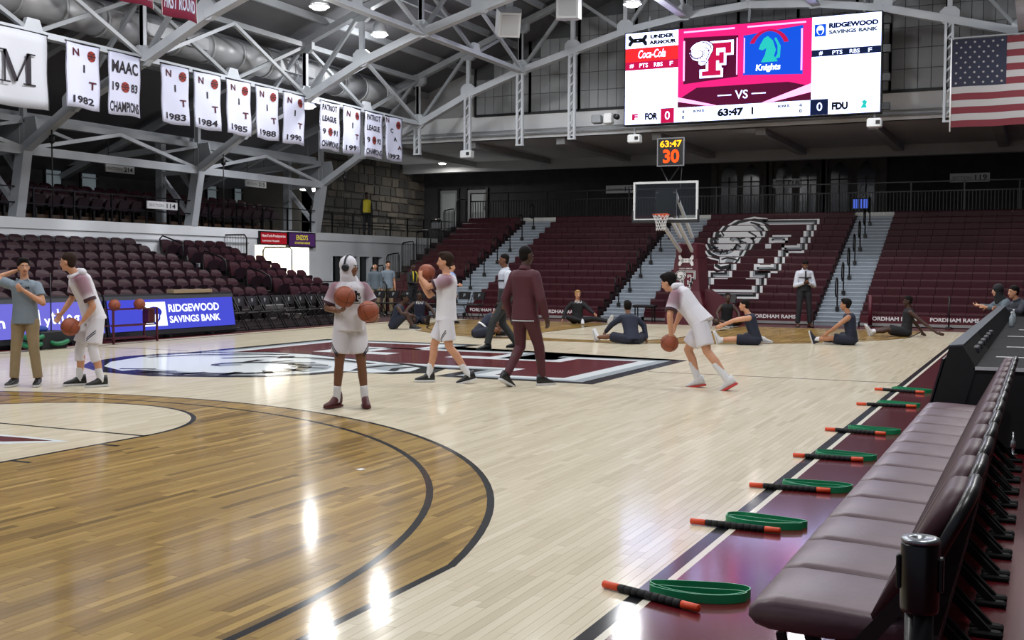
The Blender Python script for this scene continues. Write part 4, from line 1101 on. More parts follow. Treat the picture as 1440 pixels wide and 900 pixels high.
# handrails in the seat aisle
hr = None
for j, k in enumerate((1, 3, 5)):
    loc = (rx(k) + .5, (AY0 + AY1) / 2, rz_(k)); lab = 'black bent handrail in the seat aisle, %s of three' % ['lowest', 'middle', 'highest'][j]
    if hr is None:
        hr = thing('seat_aisle_rail', lab, 'handrail', loc, group='handrails in the seat aisle')
        MB().path([(0, 0, 0), (0, 0, .8), (-.05, 0, .9), (-.3, 0, 1.0), (-.75, 0, 1.14), (-.85, 0, 1.05), (-.82, 0, .75), (-.76, 0, .45), (-.76, 0, .2)], .022, 8).build('rail', RAILM, hr, (0, 0, 0))
        MB().bar((0, 0, .45), (-.78, 0, .62), .025).build('mid_rail', RAILM, hr, (0, 0, 0))
    else: dup(hr, loc, 0, lab)
# barred gates at the end of the seats
gt = None
for j, (x, y, z, rz) in enumerate(((-13.9, 26.35, 1.5, 0), (-12.2, 26.4, 1.1, 0), (-12.6, 29.8, .0, 0), (-11.0, 30.0, 0, 0))):
    lab = 'black barred gate rail %s' % ['high at the end of the seats below the red sign', 'at the end of the middle seat rows', 'in front of the lit food counter', 'beside the far left bleachers'][j]
    if gt is None:
        gt = thing('barred_gate', lab, 'gate', (x, y, z), rz, group='black barred gate rails')
        MB().path([(-.55, 0, 0), (-.55, 0, 1.0), (-.47, 0, 1.1), (.47, 0, 1.1), (.55, 0, 1.0), (.55, 0, 0)], .025, 8).build('frame', RAILM, gt, (0, 0, 0))
        for q in range(9): MB().tube((-.44 + q * .11, 0, .1), (-.44 + q * .11, 0, 1.08), .008, n=5).build('bar', STEELD, gt, (0, 0, 0))
        MB().bar((-.55, 0, .1), (.55, 0, .1), .03).build('lower_rail', RAILM, gt, (0, 0, 0))
    else: dup(gt, (x, y, z), rz, lab)
gap = thing('low_platform_gate', 'low dark platform between the seats and the counter wall', 'platform', (-12.6, 28.2, 0)); MB().box((-14.2, 26.2, 0), (-11.6, 27.4, 1.1)).build('block', mat('dark_platform', '#3a3234'), gap)
MB().box((-14.2, 26.2, 1.1), (-13.2, 27.0, 1.5)).build('upper_block', mat('dark_platform', '#3a3234'), gap)

# ------------------------------------------------------------------ folding chairs
FC = None
VIN = mat('black_vinyl', '#1c1a1c', .35)
def folding_chair(loc, rz, label, group):
    """faces +x in its own frame"""
    global FC
    if FC is not None: return dup(FC, loc, rz, label, group)
    t = FC = thing('folding_chair', label, 'chair', loc, rz, group)
    MB().cbox((-.19, -.21, .42), (.22, .21, .46), .02).build('seat', VIN, t, (0, 0, 0))
    P = rounded(.20, .60, .84, .06); MB().prism(P, lambda a, b, d: (-.24 - (b - .6) * .25 + d, a, b), -.015, .015).build('backrest', VIN, t, (0, 0, 0))
    b = MB(); put_text(b, 'F', -.03, .68, .07, .10, .0, lambda a, c, o: (-.222 - (c - .6) * .25, a, c), 0, bold=.03); b.build('print', INK_G, t, (0, 0, 0), fix=False)
    for s in (-.21, .21):
        MB().tube((.24, s, 0), (-.30, s, .84), .013, n=6).build('leg', BLACKM, t, (0, 0, 0))
        MB().tube((-.26, s * .92, 0), (.18, s * .92, .43), .013, n=6).build('leg', BLACKM, t, (0, 0, 0))
    MB().tube((.18, -.2, .09), (.18, .2, .09), .01, n=6).build('stretcher', BLACKM, t, (0, 0, 0))
    MB().tube((-.2, -.19, .06), (-.2, .19, .06), .01, n=6).build('stretcher', BLACKM, t, (0, 0, 0))
    return t
nth = ['first', 'second', 'third', 'fourth', 'fifth', 'sixth', 'seventh', 'eighth', 'ninth', 'tenth', 'eleventh', 'twelfth']
for i in range(11): folding_chair((-8.75, 20.05 + i * .52, 0), 0, 'black folding chair courtside right of the blue board, %s from the board' % nth[i], 'folding chairs along the left sideline')
for i in range(8): folding_chair((-10.2 + i * .52, 28.9, 0), -pi / 2, 'black folding chair in the far left corner, %s from the left' % nth[i], 'folding chairs in the far left corner')
# ------------------------------------------------------------------ basketballs
BALL = mat('orange_leather_ball', '#8c4429', .55, noise=.08, nscale=20, bump=.25, bscale=260); SEAM = mat('black_ball_seam', '#1a100c', .6)
BP = None
def basketball(loc, label, rot=(0.3, 0.5, 0.2)):
    global BP
    if BP is None:
        t = BP = thing('basketball', label, 'basketball', loc, 0, 'orange basketballs')
        MB().ball((0, 0, 0), .12, 24, 16).build('cover', BALL, t, (0, 0, 0))
        for k in range(4):
            pts = []
            for i in range(36):
                a = 2 * pi * i / 36
                if k == 0: p = (cos(a), sin(a), 0)
                elif k == 1: p = (cos(a), 0, sin(a))
                else:
                    s = 1 if k == 2 else -1; p = Vector((s * (.62 + .18 * cos(2 * a)), .9 * cos(a), .9 * sin(a))).normalized()
                pts.append(tuple(c * .1195 for c in p))
            MB().path(pts, .0022, 5, closed=True).build('seam', SEAM, t, (0, 0, 0))
    else: t = dup(BP, loc, None, label)
    t.rotation_euler = rot
    return t
# ------------------------------------------------------------------ basketball stand
YB = 27.43
t = thing('basketball_stand', 'basketball stand with glass backboard and maroon padded base', 'basketball hoop', (0, 29.9, 0))
WB = mat('white_backboard_frame', '#d3d6d8', .4); CLEAR = mat('clear_backboard_glass', (.9, .95, .95), .03, trans=1.0, spec=.4); PAD = mat('maroon_pad_vinyl', '#521424', .45)
bb = MB().box((-.86, YB + .008, 2.95), (.86, YB + .018, 3.92)).build('backboard_glass', CLEAR, t)
fr4 = MB()
for lo, hi in (((-.915, 2.90), (.915, 2.96)), ((-.915, 3.91), (.915, 3.97)), ((-.915, 2.96), (-.86, 3.91)), ((.86, 2.96), (.915, 3.91))): fr4.box((lo[0], YB - .01, lo[1]), (hi[0], YB + .05, hi[1]))
fr4.build('backboard_frame', WB, t)
sq = MB()
for lo, hi in (((-.305, 3.06), (.305, 3.11)), ((-.305, 3.46), (.305, 3.51)), ((-.305, 3.11), (-.255, 3.46)), ((.255, 3.11), (.305, 3.46))): sq.box((lo[0], YB + .0, lo[1]), (hi[0], YB + .008, hi[1]))
sq.build('target_square', WB, bb)
MB().cbox((-.95, YB - .03, 2.84), (.95, YB + .07, 2.93), .02).cbox((-.95, YB - .03, 2.9), (-.905, YB + .07, 3.2), .015).cbox((.905, YB - .03, 2.9), (.95, YB + .07, 3.2), .015).build('edge_pad', mat('black_edge_pad', '#1c1d21', .5), t)
RIM = mat('orange_rim', '#c2481f', .4)
MB().path([(.23 * cos(a), YB - .36 + .23 * sin(a), 3.05) for a in [i * pi / 14 for i in range(28)]], .011, 8, closed=True).build('rim', RIM, t)
MB().box((-.1, YB - .15, 3.0), (.1, YB, 3.06)).box((-.08, YB - .02, 2.94), (.08, YB, 3.1)).build('rim_plate', RIM, t)
nb = MB(); NS = 12
def np_(i, j):
    z = 3.04 - j * .085; r = (.225, .185, .155, .135, .125, .13)[j]; a = (i + .5 * (j % 2)) * 2 * pi / NS
    return (r * cos(a), YB - .36 + r * sin(a), z)
for j in range(5):
    for i in range(NS):
        k = i if j % 2 == 0 else i
        nb.tube(np_(i, j), np_(i if j % 2 == 0 else i, j + 1), .007, n=4); nb.tube(np_(i, j), np_(i - 1 if j % 2 == 0 else i + 1, j + 1), .007, n=4)
nb.build('net', mat('white_net_cord', '#cfd0d2', .8), t)
for s in (-.25, .25):
    MB().bar((s, YB + .06, 3.7), (s * .7, 29.5, 2.5), .07, .09).build('upper_arm', WB, t); MB().bar((s, YB + .06, 3.05), (s * .7, 29.5, 2.1), .07, .09).build('lower_arm', WB, t)
MB().box((-.3, YB + .05, 3.0), (.3, YB + .1, 3.75)).build('mounting_plate', mat('grey_plate', '#8f9295', .5), t)
# padded mast and base
MB().loft([[(-.42, 29.35, z), (.42, 29.35, z), (.42, 30.4, z), (-.42, 30.4, z)] if 0 else [(-w, 29.45 + o, z), (w, 29.45 + o, z), (w, 30.45, z), (-w, 30.45, z)] for w, o, z in ((.58, -.12, .0), (.55, -.1, .55), (.42, 0, .95), (.34, .04, 1.9))]).build('mast_pad', PAD, t)
for s in (-1, 1): MB().cbox((s * .23 - .09, 29.5, 1.88), (s * .23 + .09, 30.4, 2.34), .03).build('shoulder_pad', PAD, t)
MB().prism([(.5, 0), (1.5, 0), (1.42, .38), (1.1, .62), (.5, 1.0)], lambda a, b, d: (a, 29.7 + d, b), 0, .7).build('wing_pad', PAD, t)
def mast_y(z): return 29.45 if z > .95 else 29.4
mfr = lambda a, b, o: (a, 29.445 + max(0, (b - .95)) * .042 - .012 - o, b)
b = MB(); ua_mark(b, .0, 1.68, .42, .30, 0, mfr, 0); put_text(b, 'UNDER ARMOUR', -.2, 1.58, .4, .035, 0, mfr, 0); b.build('sponsor_print', INK_W, t, fix=False)
b = MB(); put_emblem(b, -.28, 1.04, .56, .48, 0, mfr, dict(k=0, w=1, g=2, m=3), .0008, True); b.build('emblem_print', [INK_K, INK_W, INK_G, INK_M], t, fix=False)
b = MB(); b.poly(rect(.12, .34, .5, .58), .0, lambda a, c, o: (a, 29.33 - o, c), 0); put_text(b, 'FP', .2, .40, .22, .12, .003, lambda a, c, o: (a, 29.33 - o, c), 1); b.build('maker_plate', [INK_W, INK_M], t, fix=False)
# shot clock on top of the board
t = thing('shot_clock', 'shot clock above the backboard showing 63:47 and 30', 'clock', (.06, 27.75, 3.97))
MB().cbox((-.31, 27.7, 4.42), (.42, 27.85, 5.16), .02).build('case', mat('black_clock_case', '#0c0b0e', .4), t)
for lo, hi in (((-.33, 4.40), (.44, 4.43)), ((-.33, 5.15), (.44, 5.18)), ((-.33, 4.43), (-.30, 5.15)), ((.41, 4.43), (.44, 5.15))): MB().box((lo[0], 27.68, lo[1]), (hi[0], 27.72, hi[1])).build('bezel', mat('grey_bezel', '#84868c', .4), t)
b = MB(); cf = yplane(27.695); put_text(b, '63:47', -.25, 4.92, .62, .19, .0, cf, 0, bold=.03); b.build('game_time', glow('amber_digits', '#ffb020', 2.2), t, fix=False)
b = MB(); put_text(b, '30', -.16, 4.49, .46, .37, .0, cf, 0, bold=.03); b.build('shot_time', glow('red_digits', '#ff4a18', 2.2), t, fix=False)
for x0, x1 in ((-.25, .02), (.3, .08)): MB().bar((x0, 27.78, 4.42), (x1, 27.55, 3.98), .03).build('strut', BLACKM, t)
MB().bar((.35, 27.8, 4.42), (.35, 27.6, 3.4), .02).build('strut', BLACKM, t)

# ------------------------------------------------------------------ courtside display boards on the left
LEDX = -8.35
def ledboard(y0, y1, base, texts, label, extra=None, mats=()):
    t = thing('display_board', label, 'display board', (LEDX, (y0 + y1) / 2, 0), group='lit display boards along the left sideline')
    lean = lambda b: -.16 * (b - .1)
    fr = lambda a, b, o: (LEDX + o + lean(b), a, b)
    MB().prism([(LEDX, .08), (LEDX - .14, .98), (LEDX - .26, .98), (LEDX - .5, .0), (LEDX - .05, .0)], lambda a, b, d: (a, d, b), y0, y1).build('cabinet', mat('black_board_case', '#15161a', .45), t)
    MB().prism(rect(y0, .86, y1, .94), fr, .0, .02).build('top_rail', mat('grey_board_rail', '#3c3f45', .4), t)
    b = MB(); b.poly(rect(y0 + .05, .19, y1 - .05, .86), .022, fr, 0)
    for (s, a, c, w, h, mi, k) in texts: put_text(b, s, a, c, w, h, .028, fr, mi, **k)
    if extra: extra(b, fr)
    b.build('screen', [base] + list(mats), t, fix=False)
    y = y0 + .3
    while y < y1: MB().box((LEDX - .1, y, 0), (LEDX + .12, y + .08, .06)).build('foot', BLACKM, t); y += 1.4
    return t
LW_ = glow('board_white', '#eaf0ff', 1.5)
ledboard(9.9, 15.45, glow('board_lilac', '#7470dc', 1.0), [('m', 12.62, .40, .30, .15, 1, {}), ('l', 13.72, .43, .04, .30, 1, {}), ('y', 13.85, .33, .16, .22, 1, {}), ('t', 14.03, .43, .12, .26, 1, {}), ('h', 14.2, .43, .14, .30, 1, {}), ('e', 14.42, .43, .15, .18, 1, {}), ('g', 14.6, .33, .16, .26, 1, {}), ('o', 14.66, .2, .14, .16, 1, {})], 'lilac lit courtside board with rounded white letters behind the standing man', mats=[LW_])
def acorn(b, fr):
    b.poly(rect(16.55, .27, 17.28, .80), .026, fr, 1); b.poly(ellipse(16.9, .58, .24, .12, 16), .030, fr, 2)
    b.poly([(16.72, .56), (17.08, .56), (17.06, .42), (16.9, .30), (16.74, .42)], .034, fr, 2); b.poly([(16.77, .53), (17.03, .53), (17.0, .43), (16.9, .35), (16.8, .43)], .038, fr, 1)
ledboard(15.5, 19.65, glow('board_blue', '#4a50d6', 1.0), [('RIDGEWOOD', 17.36, .56, 1.72, .18, 1, dict(bold=.03)), ('SAVINGS BANK', 17.36, .32, 1.72, .16, 1, dict(bold=.03))], 'blue lit courtside board reading RIDGEWOOD SAVINGS BANK', acorn, [LW_, glow('board_ink', '#2a31b8', 1.0)])
bx = thing('cardboard_box', 'flat brown cardboard box lying on the blue display board', 'box', (-8.55, 18.2, .98)); MB().cbox((-8.68, 17.6, .98), (-8.45, 18.9, 1.06), .008).build('carton', mat('brown_cardboard', '#8d7a62', .8), bx); MB().box((-8.58, 17.59, 1.06), (-8.55, 18.91, 1.063)).build('tape', mat('packing_tape', '#a8977c', .4), bx)
# ball rack
t = thing('ball_rack', 'maroon tube rack holding two basketballs before the blue board', 'rack', (-7.9, 15.7, 0)); RK = mat('maroon_tube', '#4a1420', .4)
for y in (15.0, 16.25):
    for x in (-8.08, -7.72): MB().bar((x, y, 0), (x, y, .72), .035).build('upright', RK, t)
    MB().bar((-8.1, y, .05), (-7.7, y, .05), .035).build('foot', RK, t)
for z in (.70, .36, .10):
    for x in (-8.03, -7.77): MB().bar((x, 15.0, z), (x, 16.25, z), .025).build('shelf_bar', RK, t)
MB().cbox((-8.0, 16.1, .38), (-7.8, 16.3, .7), .02).build('end_pad', RK, t)
basketball((-7.9, 15.22, .79), 'orange basketball on the rack, left one'); basketball((-7.9, 15.93, .79), 'orange basketball on the rack, right one', (1, .2, .7))
# training gear by the lilac board
t = thing('equipment_case', 'black equipment case with a thin pole on the floor before the lilac board', 'case', (-7.95, 13.5, 0)); MB().cbox((-8.15, 13.2, 0), (-7.75, 13.85, .34), .02).build('box', mat('black_case_fabric', '#131418', .7), t); MB().tube((-7.95, 13.62, .3), (-7.95, 13.62, 1.45), .012, n=6).build('pole', BLACK, t); MB().ball((-7.95, 13.35, .38), .11, 12, 8, sc=(1.2, 1.5, .6)).build('blue_cloth', mat('blue_cloth', '#1d3a8c', .8), t)
GRB = mat('green_rubber', '#0f6b42', .45)
for j, (y, h) in enumerate(((12.98, .10), (13.02, .24), (13.62, .12))):
    tag(MB().path([(-7.75 + .13 * cos(a), y + .17 * sin(a), h + .02 * sin(2 * a)) for a in [i * pi / 12 for i in range(24)]], [.045] * 24, 8, closed=True).build('rubber_ring', GRB), ['lower thick green rubber ring behind the khaki trousers', 'upper thick green rubber ring behind the khaki trousers', 'green rubber ring beside the black equipment case'][j], 'rubber ring', 'green rubber rings before the lilac board')
t = thing('green_bottle', 'green drinking bottle standing behind the khaki trousers', 'bottle', (-7.7, 12.95, .28)); MB().lathe([(.04, 0), (.045, .02), (.045, .16), (.02, .2)], (-7.7, 12.95, .28), n=12).build('body', GRB, t); MB().lathe([(.022, .2), (.022, .24), (.01, .25)], (-7.7, 12.95, .28), n=10).build('cap', BLACK, t)
# odd pieces at the far baseline
folding_chair((1.05, 30.15, 0), -pi / 2, 'dark folding chair right of the maroon basketball base', 'folding chairs at the far baseline')
t = thing('low_bench', 'low black stool left of the basketball base', 'stool', (-1.45, 30.1, 0)); MB().cbox((-1.8, 29.95, .42), (-1.1, 30.3, .5), .02).build('seat', BLACK, t)
for x in (-1.72, -1.18):
    for y in (30.0, 30.25): MB().bar((x, y, 0), (x, y, .43), .03).build('leg', BLACKM, t)
for j, (x, y) in enumerate(((5.05, 30.3), (7.1, 30.3))):
    t = thing('floor_post', ['maroon padded floor post right of the grey stair', 'thin dark floor post by the lettered strip at the right'][j], 'post', (x, y, 0), group='floor posts at the far baseline'); r = .055 if j == 0 else .02
    MB().tube((x, y, 0), (x, y, .88), r, n=10).build('shaft', PAD if j == 0 else BLACK, t); MB().lathe([(.12, 0), (.13, .02), (.06, .05)], (x, y, 0), n=14).build('base', BLACK, t)
# ------------------------------------------------------------------ team bench: thirteen padded chairs
HIDE = mat('worn_maroon_leather', '#5e4a50', .42, noise=.16, nscale=7, bump=.12, bscale=40); HIDED = mat('maroon_leather_back', '#40242c', .5, spec=.3, noise=.12, nscale=6); VBLK = mat('black_vinyl_edge', '#121114', .35); BEIGE = mat('grey_back_shell', '#8a8479', .55)
CW = .494
def bench_chair(label, loc):
    """faces -x in its own frame; y across, origin on the floor under the middle of the seat"""
    t = thing('bench_chair', label, 'chair', loc, 0, 'padded chairs of the team bench')
    h = CW / 2 - .004
    # cushion: crowned, rounded front
    rings = []
    for y, s in ((-h, .62), (-h + .012, .90), (-h + .045, 1.0), (0, 1.06), (h - .045, 1.0), (h - .012, .90), (h, .62)):
        c = .40; P = [(-.25, .365), (-.275, .395), (-.272, .425), (-.245, .455), (-.18, .468), (0, .462), (.18, .452), (.26, .45), (.27, .36), (0, .345), (-.2, .35)]
        rings.append([(x * (1 if s > .8 else .985), y, c + (z - c) * s) for x, z in P])
    MB().loft(rings, smooth=True).build('seat', HIDE, t, (0, 0, 0))
    # backrest: padded, rounded shoulders, leaning towards +x
    def back(th0, th1, w, z0, z1, r):
        P = rounded(w, z0, z1, r, 6); rr = []
        for d, k in ((th0, .94), (th0 + (th1 - th0) * .25, 1.0), (th0 + (th1 - th0) * .75, 1.0), (th1, .93)):
            rr.append([(.19 + (z - .45) * .5 + d, y * k, .66 + (z - .66) * (k if z > .6 else 1)) for y, z in P])
        return MB().loft(rr, smooth=True)
    back(-.06, .015, h, .44, .875, .13).build('backrest', HIDED, t, (0, 0, 0))
    b2 = MB(); E_ = rounded(h, .44, .875, .13, 6)[2:-1]
    b2.path([(.19 + (z - .45) * .5 + .025, y * .97, z - .01) for y, z in [(h, .5)] + E_ + [(-h, .5)]], .024, 8)
    b2.build('piping', VBLK, t, (0, 0, 0))
    back(.02, .05, h * .86, .40, .80, .10).build('back_shell', BEIGE, t, (0, 0, 0))
    for s in (-1, 1):
        y = s * (h - .016)
        MB().bar((.08, s * (h - .003), .32), (.33, s * (h - .003), .64), .014, .05, up=(1, 0, 0)).build('side_bar', BLACK, t, (0, 0, 0))
        MB().bar((-.17, y * .85, .34), (-.10, y * .85, 0.01), .03, .03).build('leg', BLACKM, t, (0, 0, 0))
        MB().bar((.10, y * .85, .36), (.44, y * .85, .02), .03, .035).cbox((.36, y * .85 - .03, 0), (.50, y * .85 + .03, .03), .01).build('leg', mat('matt_black_leg', '#0a0a0c', .7, spec=.2), t, (0, 0, 0))
    MB().prism([(.12, .12), (.30, .18), (.34, .40), (.16, .36)], lambda a, b, d: (a, d, b), -h * .8, h * .8).build('under_panel', mat('dark_under_panel', '#2c2b2c', .6), t, (0, 0, 0))
    return t
ORD = ['nearest', 'second', 'third', 'fourth', 'fifth', 'sixth', 'seventh', 'eighth', 'ninth', 'tenth', 'eleventh', 'twelfth', 'farthest']
bp_ = None
for i in range(13):
    lab = 'padded maroon leather bench chair, %s from the camera' % ORD[i]; loc = (8.785, 1.53 + CW * (i + .5), 0)
    if bp_ is None: bp_ = bench_chair(lab, loc)
    else: dup(bp_, loc, 0, lab)
# ------------------------------------------------------------------ scorer table
TY0, TY1 = 8.32, 20.3
t = thing('scorer_table', 'long black scorer table with a sloping display front beyond the bench', 'table', (9.0, TY0, 0)); TK = mat('black_table_laminate', '#0e0f13', .7, spec=.1); TE = mat('dark_table_shell', '#0f1013', .5)
pt = lambda a, b, d: (a, d, b)
y = TY0; k = 0
while y < TY1 - .1:
    y1 = min(y + 2.45, TY1)
    MB().prism([(8.44, .03), (8.665, .915), (8.775, .925), (8.89, .74), (8.70, .03)], pt, y + .004, y1 - .004).build('front_cabinet', TK if k else TE, t)
    MB().prism([(8.443, .10), (8.62, .80), (8.605, .805), (8.43, .105)], pt, y + .05, y1 - .05).build('display', mat('dark_display_face', '#20222a', .25), t)
    MB().prism([(8.66, .917), (8.78, .927), (8.78, .94), (8.66, .93)], pt, y + .004, y1 - .004).build('top_rail', mat('grey_table_rail', '#51565e', .4), t)
    MB().cbox((8.86, y, .715), (9.72, y1, .745), .008).build('table_top', TK, t)
    MB().box((8.72, y + .02, .05), (9.5, y + .05, .71)).build('end_panel', TE, t)
    y = y1; k += 1
MB().box((8.88, TY0 - .012, .72), (9.72, TY0, .748)).build('white_edge', mat('white_edge_tape', '#c9ccd2', .4), t)
MB().lathe([(.03, 0), (.035, .015), (.012, .02), (.012, .07), (.026, .08), (.02, .12), (.009, .14), (.007, .2)], (9.2, TY0 - .05, 0), n=12).build('levelling_foot', mat('polished_steel', '#b0b4b8', .25, .8), t)
for j, (y, x) in enumerate(((9.6, 9.0), (11.2, 9.05), (13.4, 9.0), (15.2, 9.1))):
    tag(MB().cbox((x, y, .746), (x + .55, y + .04, .752), .002).build('paper_strip', INK_W), 'white paper strip on the scorer table, %s from the near end' % nth[j], 'paper', 'paper strips on the scorer table')
for j, y in enumerate((16.2, 17.3)):
    q = thing('water_bottle', ['clear water bottle on the scorer table, nearer one', 'clear water bottle on the scorer table, farther one'][j], 'bottle', (8.98, y, .746), group='water bottles on the scorer table')
    MB().lathe([(.032, 0), (.035, .01), (.035, .14), (.014, .18), (.014, .2)], (8.98, y, .746), n=12).build('body', mat('pale_bottle_plastic', '#9aa4aa', .2), q); MB().lathe([(.016, .2), (.016, .22), (.01, .225)], (8.98, y, .746), n=10).build('cap', WHITE, q)
for j in range(6):
    y = 9.3 + j * .62
    tag(MB().cbox((8.80, y, .80), (8.86, y + .34, .86), .01).build('power_socket', mat('grey_socket', '#2f3238', .5)), 'dark socket strip behind the table display, %s from the near end' % nth[j], 'socket', 'socket strips on the scorer table')
# ------------------------------------------------------------------ muscle rollers and green bands
ROLL = ((7.46, 2.93, 8.0, 2.74), (7.45, 4.49, 8.01, 4.47), (7.50, 5.83, 8.07, 5.87), (7.52, 7.31, 8.09, 7.33), (7.49, 9.03, 8.07, 8.96), (7.45, 11.35, 8.11, 11.39), (7.42, 13.16, 8.05, 13.01))
ORG = mat('orange_grip', '#d9481f', .5); FOAM = mat('black_foam', '#17171a', .75, bump=.2, bscale=150)
def roller(i, x0, y0, x1, y1):
    z = .021; t = thing('muscle_roller', 'black massage stick with orange ends on the sideline, %s from the camera' % ORD[i], 'roller', ((x0 + x1) / 2, (y0 + y1) / 2, 0), group='massage sticks along the sideline')
    a, b = Vector((x0, y0, z)), Vector((x1, y1, z)); L_ = lambda f: a.lerp(b, f)
    for f0, f1 in ((0, .17), (.83, 1)):
        MB().path([L_(f0), L_(f0 + .004), L_((f0 + f1) / 2), L_(f1 - .004), L_(f1)], [.014, .019, .0185, .019, .016], 12).build('handle', ORG, t)
    n = 9
    for q in range(n):
        f0, f1 = .175 + .65 * q / n, .175 + .65 * (q + 1) / n
        MB().path([L_(f0), L_(f0 + .006), L_(f1 - .006), L_(f1 - .001)], [.017, .0205, .0205, .017], 12).build('spindle', FOAM, t)
def band(i, x0, y0, x1, y1):
    """flat loop band standing on its edge, pinched into two lobes"""
    t = thing('resistance_band', 'green loop exercise band beside the massage stick, %s from the camera' % ORD[i], 'exercise band', ((x0 + x1) / 2, (y0 + y1) / 2, 0), group='green bands along the sideline')
    d = Vector((x1 - x0, y1 - y0, 0)); L_ = d.length; d.normalize(); n = Vector((-d.y, d.x, 0)); c = Vector(((x0 + x1) / 2, (y0 + y1) / 2, 0))
    r = random.Random(i + 3); wid = .10 + .03 * r.random()
    for lobe, (w, sh, z0) in enumerate(((wid, .012, 0.0), (wid * .5, -.06, .002))):
        P = []
        N = 44
        for k in range(N):
            a = 2 * pi * k / N
            u = cos(a) * L_ / 2 * (1 - .05 * lobe) * (1 + .02 * sin(3 * a)); v = sin(a) * w * (1 - .25 * cos(a) * (1 if i % 2 else -1)) + sh + .02 * cos(2 * a)
            P.append(c + d * u + n * v)
        b = MB(); H_ = .042; th = .003; rings = []
        for k in range(N):
            tn = (P[(k + 1) % N] - P[k - 1]).normalized(); nn = Vector((-tn.y, tn.x, 0)) * th; tilt = Vector((0, 0, 0))
            rings.append([P[k] - nn + Vector((0, 0, z0)), P[k] + nn + Vector((0, 0, z0)), P[k] + nn * 1.0 + Vector((0, 0, z0 + H_)), P[k] - nn + Vector((0, 0, z0 + H_))])
        rings.append(rings[0]); b.loft(rings, caps=False); b.build('loop', mat('green_band_rubber', '#17915f', .4), t)
BANDS = ((7.68, 2.98, 8.16, 3.06), (7.62, 4.70, 8.12, 4.68), (7.70, 6.02, 8.19, 6.0), (7.67, 7.50, 8.17, 7.46), (7.68, 9.25, 8.17, 9.12), (7.66, 11.6, 8.13, 11.48), (7.62, 13.36, 8.1, 13.14))
for i in range(7): roller(i, *ROLL[i]); band(i, *BANDS[i])
# ------------------------------------------------------------------ belt stanchion
sx, sy = 9.165, .45
t = thing('belt_stanchion', 'black belt barrier post with a metal cap in the near right corner', 'stanchion', (sx, sy, 0)); SK = mat('black_powder_coat', '#0e0e11', .3)
MB().lathe([(.032, .02), (.032, .82)], (sx, sy, 0), n=20).build('post', SK, t); MB().lathe([(.041, .80), (.0435, .81), (.0435, .955), (.041, .962)], (sx, sy, 0), n=24).build('belt_head', SK, t)
MB().lathe([(.042, .962), (.044, .966), (.042, .972), (.018, .973), (.016, .968), (.001, .968)], (sx, sy, 0), n=24).build('cap', mat('brushed_metal_cap', '#8d9296', .3, .8), t)
for s in (-1, 1): MB().cbox((sx + s * .046 - .006, sy - .014, .85), (sx + s * .046 + .006, sy + .014, .93), .003).build('belt_clip', BLACKM, t)
MB().lathe([(.18, 0), (.18, .012), (.10, .03), (.035, .045)], (sx, sy, 0), n=28).build('base', SK, t)
# ------------------------------------------------------------------ people
VF = Vector((-.4265, .9045, 0)); VR = Vector((.9045, .4265, 0))
def face_rz(theta):
    """0 faces away from the camera, 90 image right, 180 towards the camera, 270 image left"""
    a = radians(theta); d = VF * cos(a) + VR * sin(a); return atan2(-d.x, d.y)
def capsule(mb, a, b, ra, rb, n=12, flatten=1.0, side=None):
    a = Vector(a); b = Vector(b); d = b - a; L_ = d.length
    if L_ < 1e-5: return
    d /= L_; u = Vector((0, 0, 1)) if abs(d.z) < .9 else Vector((0, 1, 0))
    if side is not None and abs(d.dot(side)) < .95: r = (side - d * d.dot(side)).normalized()
    else: r = d.cross(u).normalized()
    q = r.cross(d); rings = []
    for k in range(5): t = pi / 2 * (1 - k / 4); rings.append((a - d * ra * sin(t), max(ra * cos(t), 1e-4)))
    for k in range(5): t = pi / 2 * k / 4; rings.append((b + d * rb * sin(t), max(rb * cos(t), 1e-4)))
    mb.loft([[c + (r * cos(2 * pi * i / n) + q * sin(2 * pi * i / n) * flatten) * R for i in range(n)] for c, R in rings])
def cone(mb, a, b, ra, rb, n=16, flat=1.0, side=None):
    a = Vector(a); b = Vector(b); d = (b - a).normalized(); u = Vector((0, 0, 1)) if abs(d.z) < .9 else Vector((0, 1, 0))
    r = d.cross(u).normalized()
    if side is not None and abs(d.dot(side)) < .95: r = (side - d * d.dot(side)).normalized()
    q = r.cross(d)
    mb.loft([[c + (r * cos(2 * pi * i / n) + q * sin(2 * pi * i / n) * flat) * R for i in range(n)] for c, R in ((a, ra), (b, rb))])
def ovals(mb, secs, n=18):
    """loft of oval sections: (centre, lateral unit vector, forward unit vector, half width, half depth)"""
    mb.loft([[c + l * (cos(2 * pi * i / n) * w) + f * (sin(2 * pi * i / n) * d) for i in range(n)] for c, l, f, w, d in secs])
def remesh(mb, name, m, parent, voxel, smooth=4, tint=None, label=None):
    me = mb.mesh(name, m); bm = bmesh.new(); bm.from_mesh(me); bmesh.ops.recalc_face_normals(bm, faces=bm.faces); bm.to_mesh(me); bm.free()
    o = bpy.data.objects.new(name, me)
    r = o.modifiers.new('r', 'REMESH'); r.mode = 'VOXEL'; r.voxel_size = voxel; r.use_smooth_shade = True
    if smooth:
        s = o.modifiers.new('s', 'SMOOTH'); s.factor = .5; s.iterations = smooth
    m2 = bake(o); m2.name = name
    bpy.data.objects.remove(o); bpy.data.meshes.remove(me)
    if not m2.materials: m2.materials.append(m)
    m2.polygons.foreach_set('use_smooth', [True] * len(m2.polygons))
    if tint:
        at = m2.attributes.new('tint', 'FLOAT', 'POINT'); at.data.foreach_set('value', [tint(v.co) for v in m2.vertices])
    q = obj(name, m2, parent)
    if label: q['label'] = label
    return q
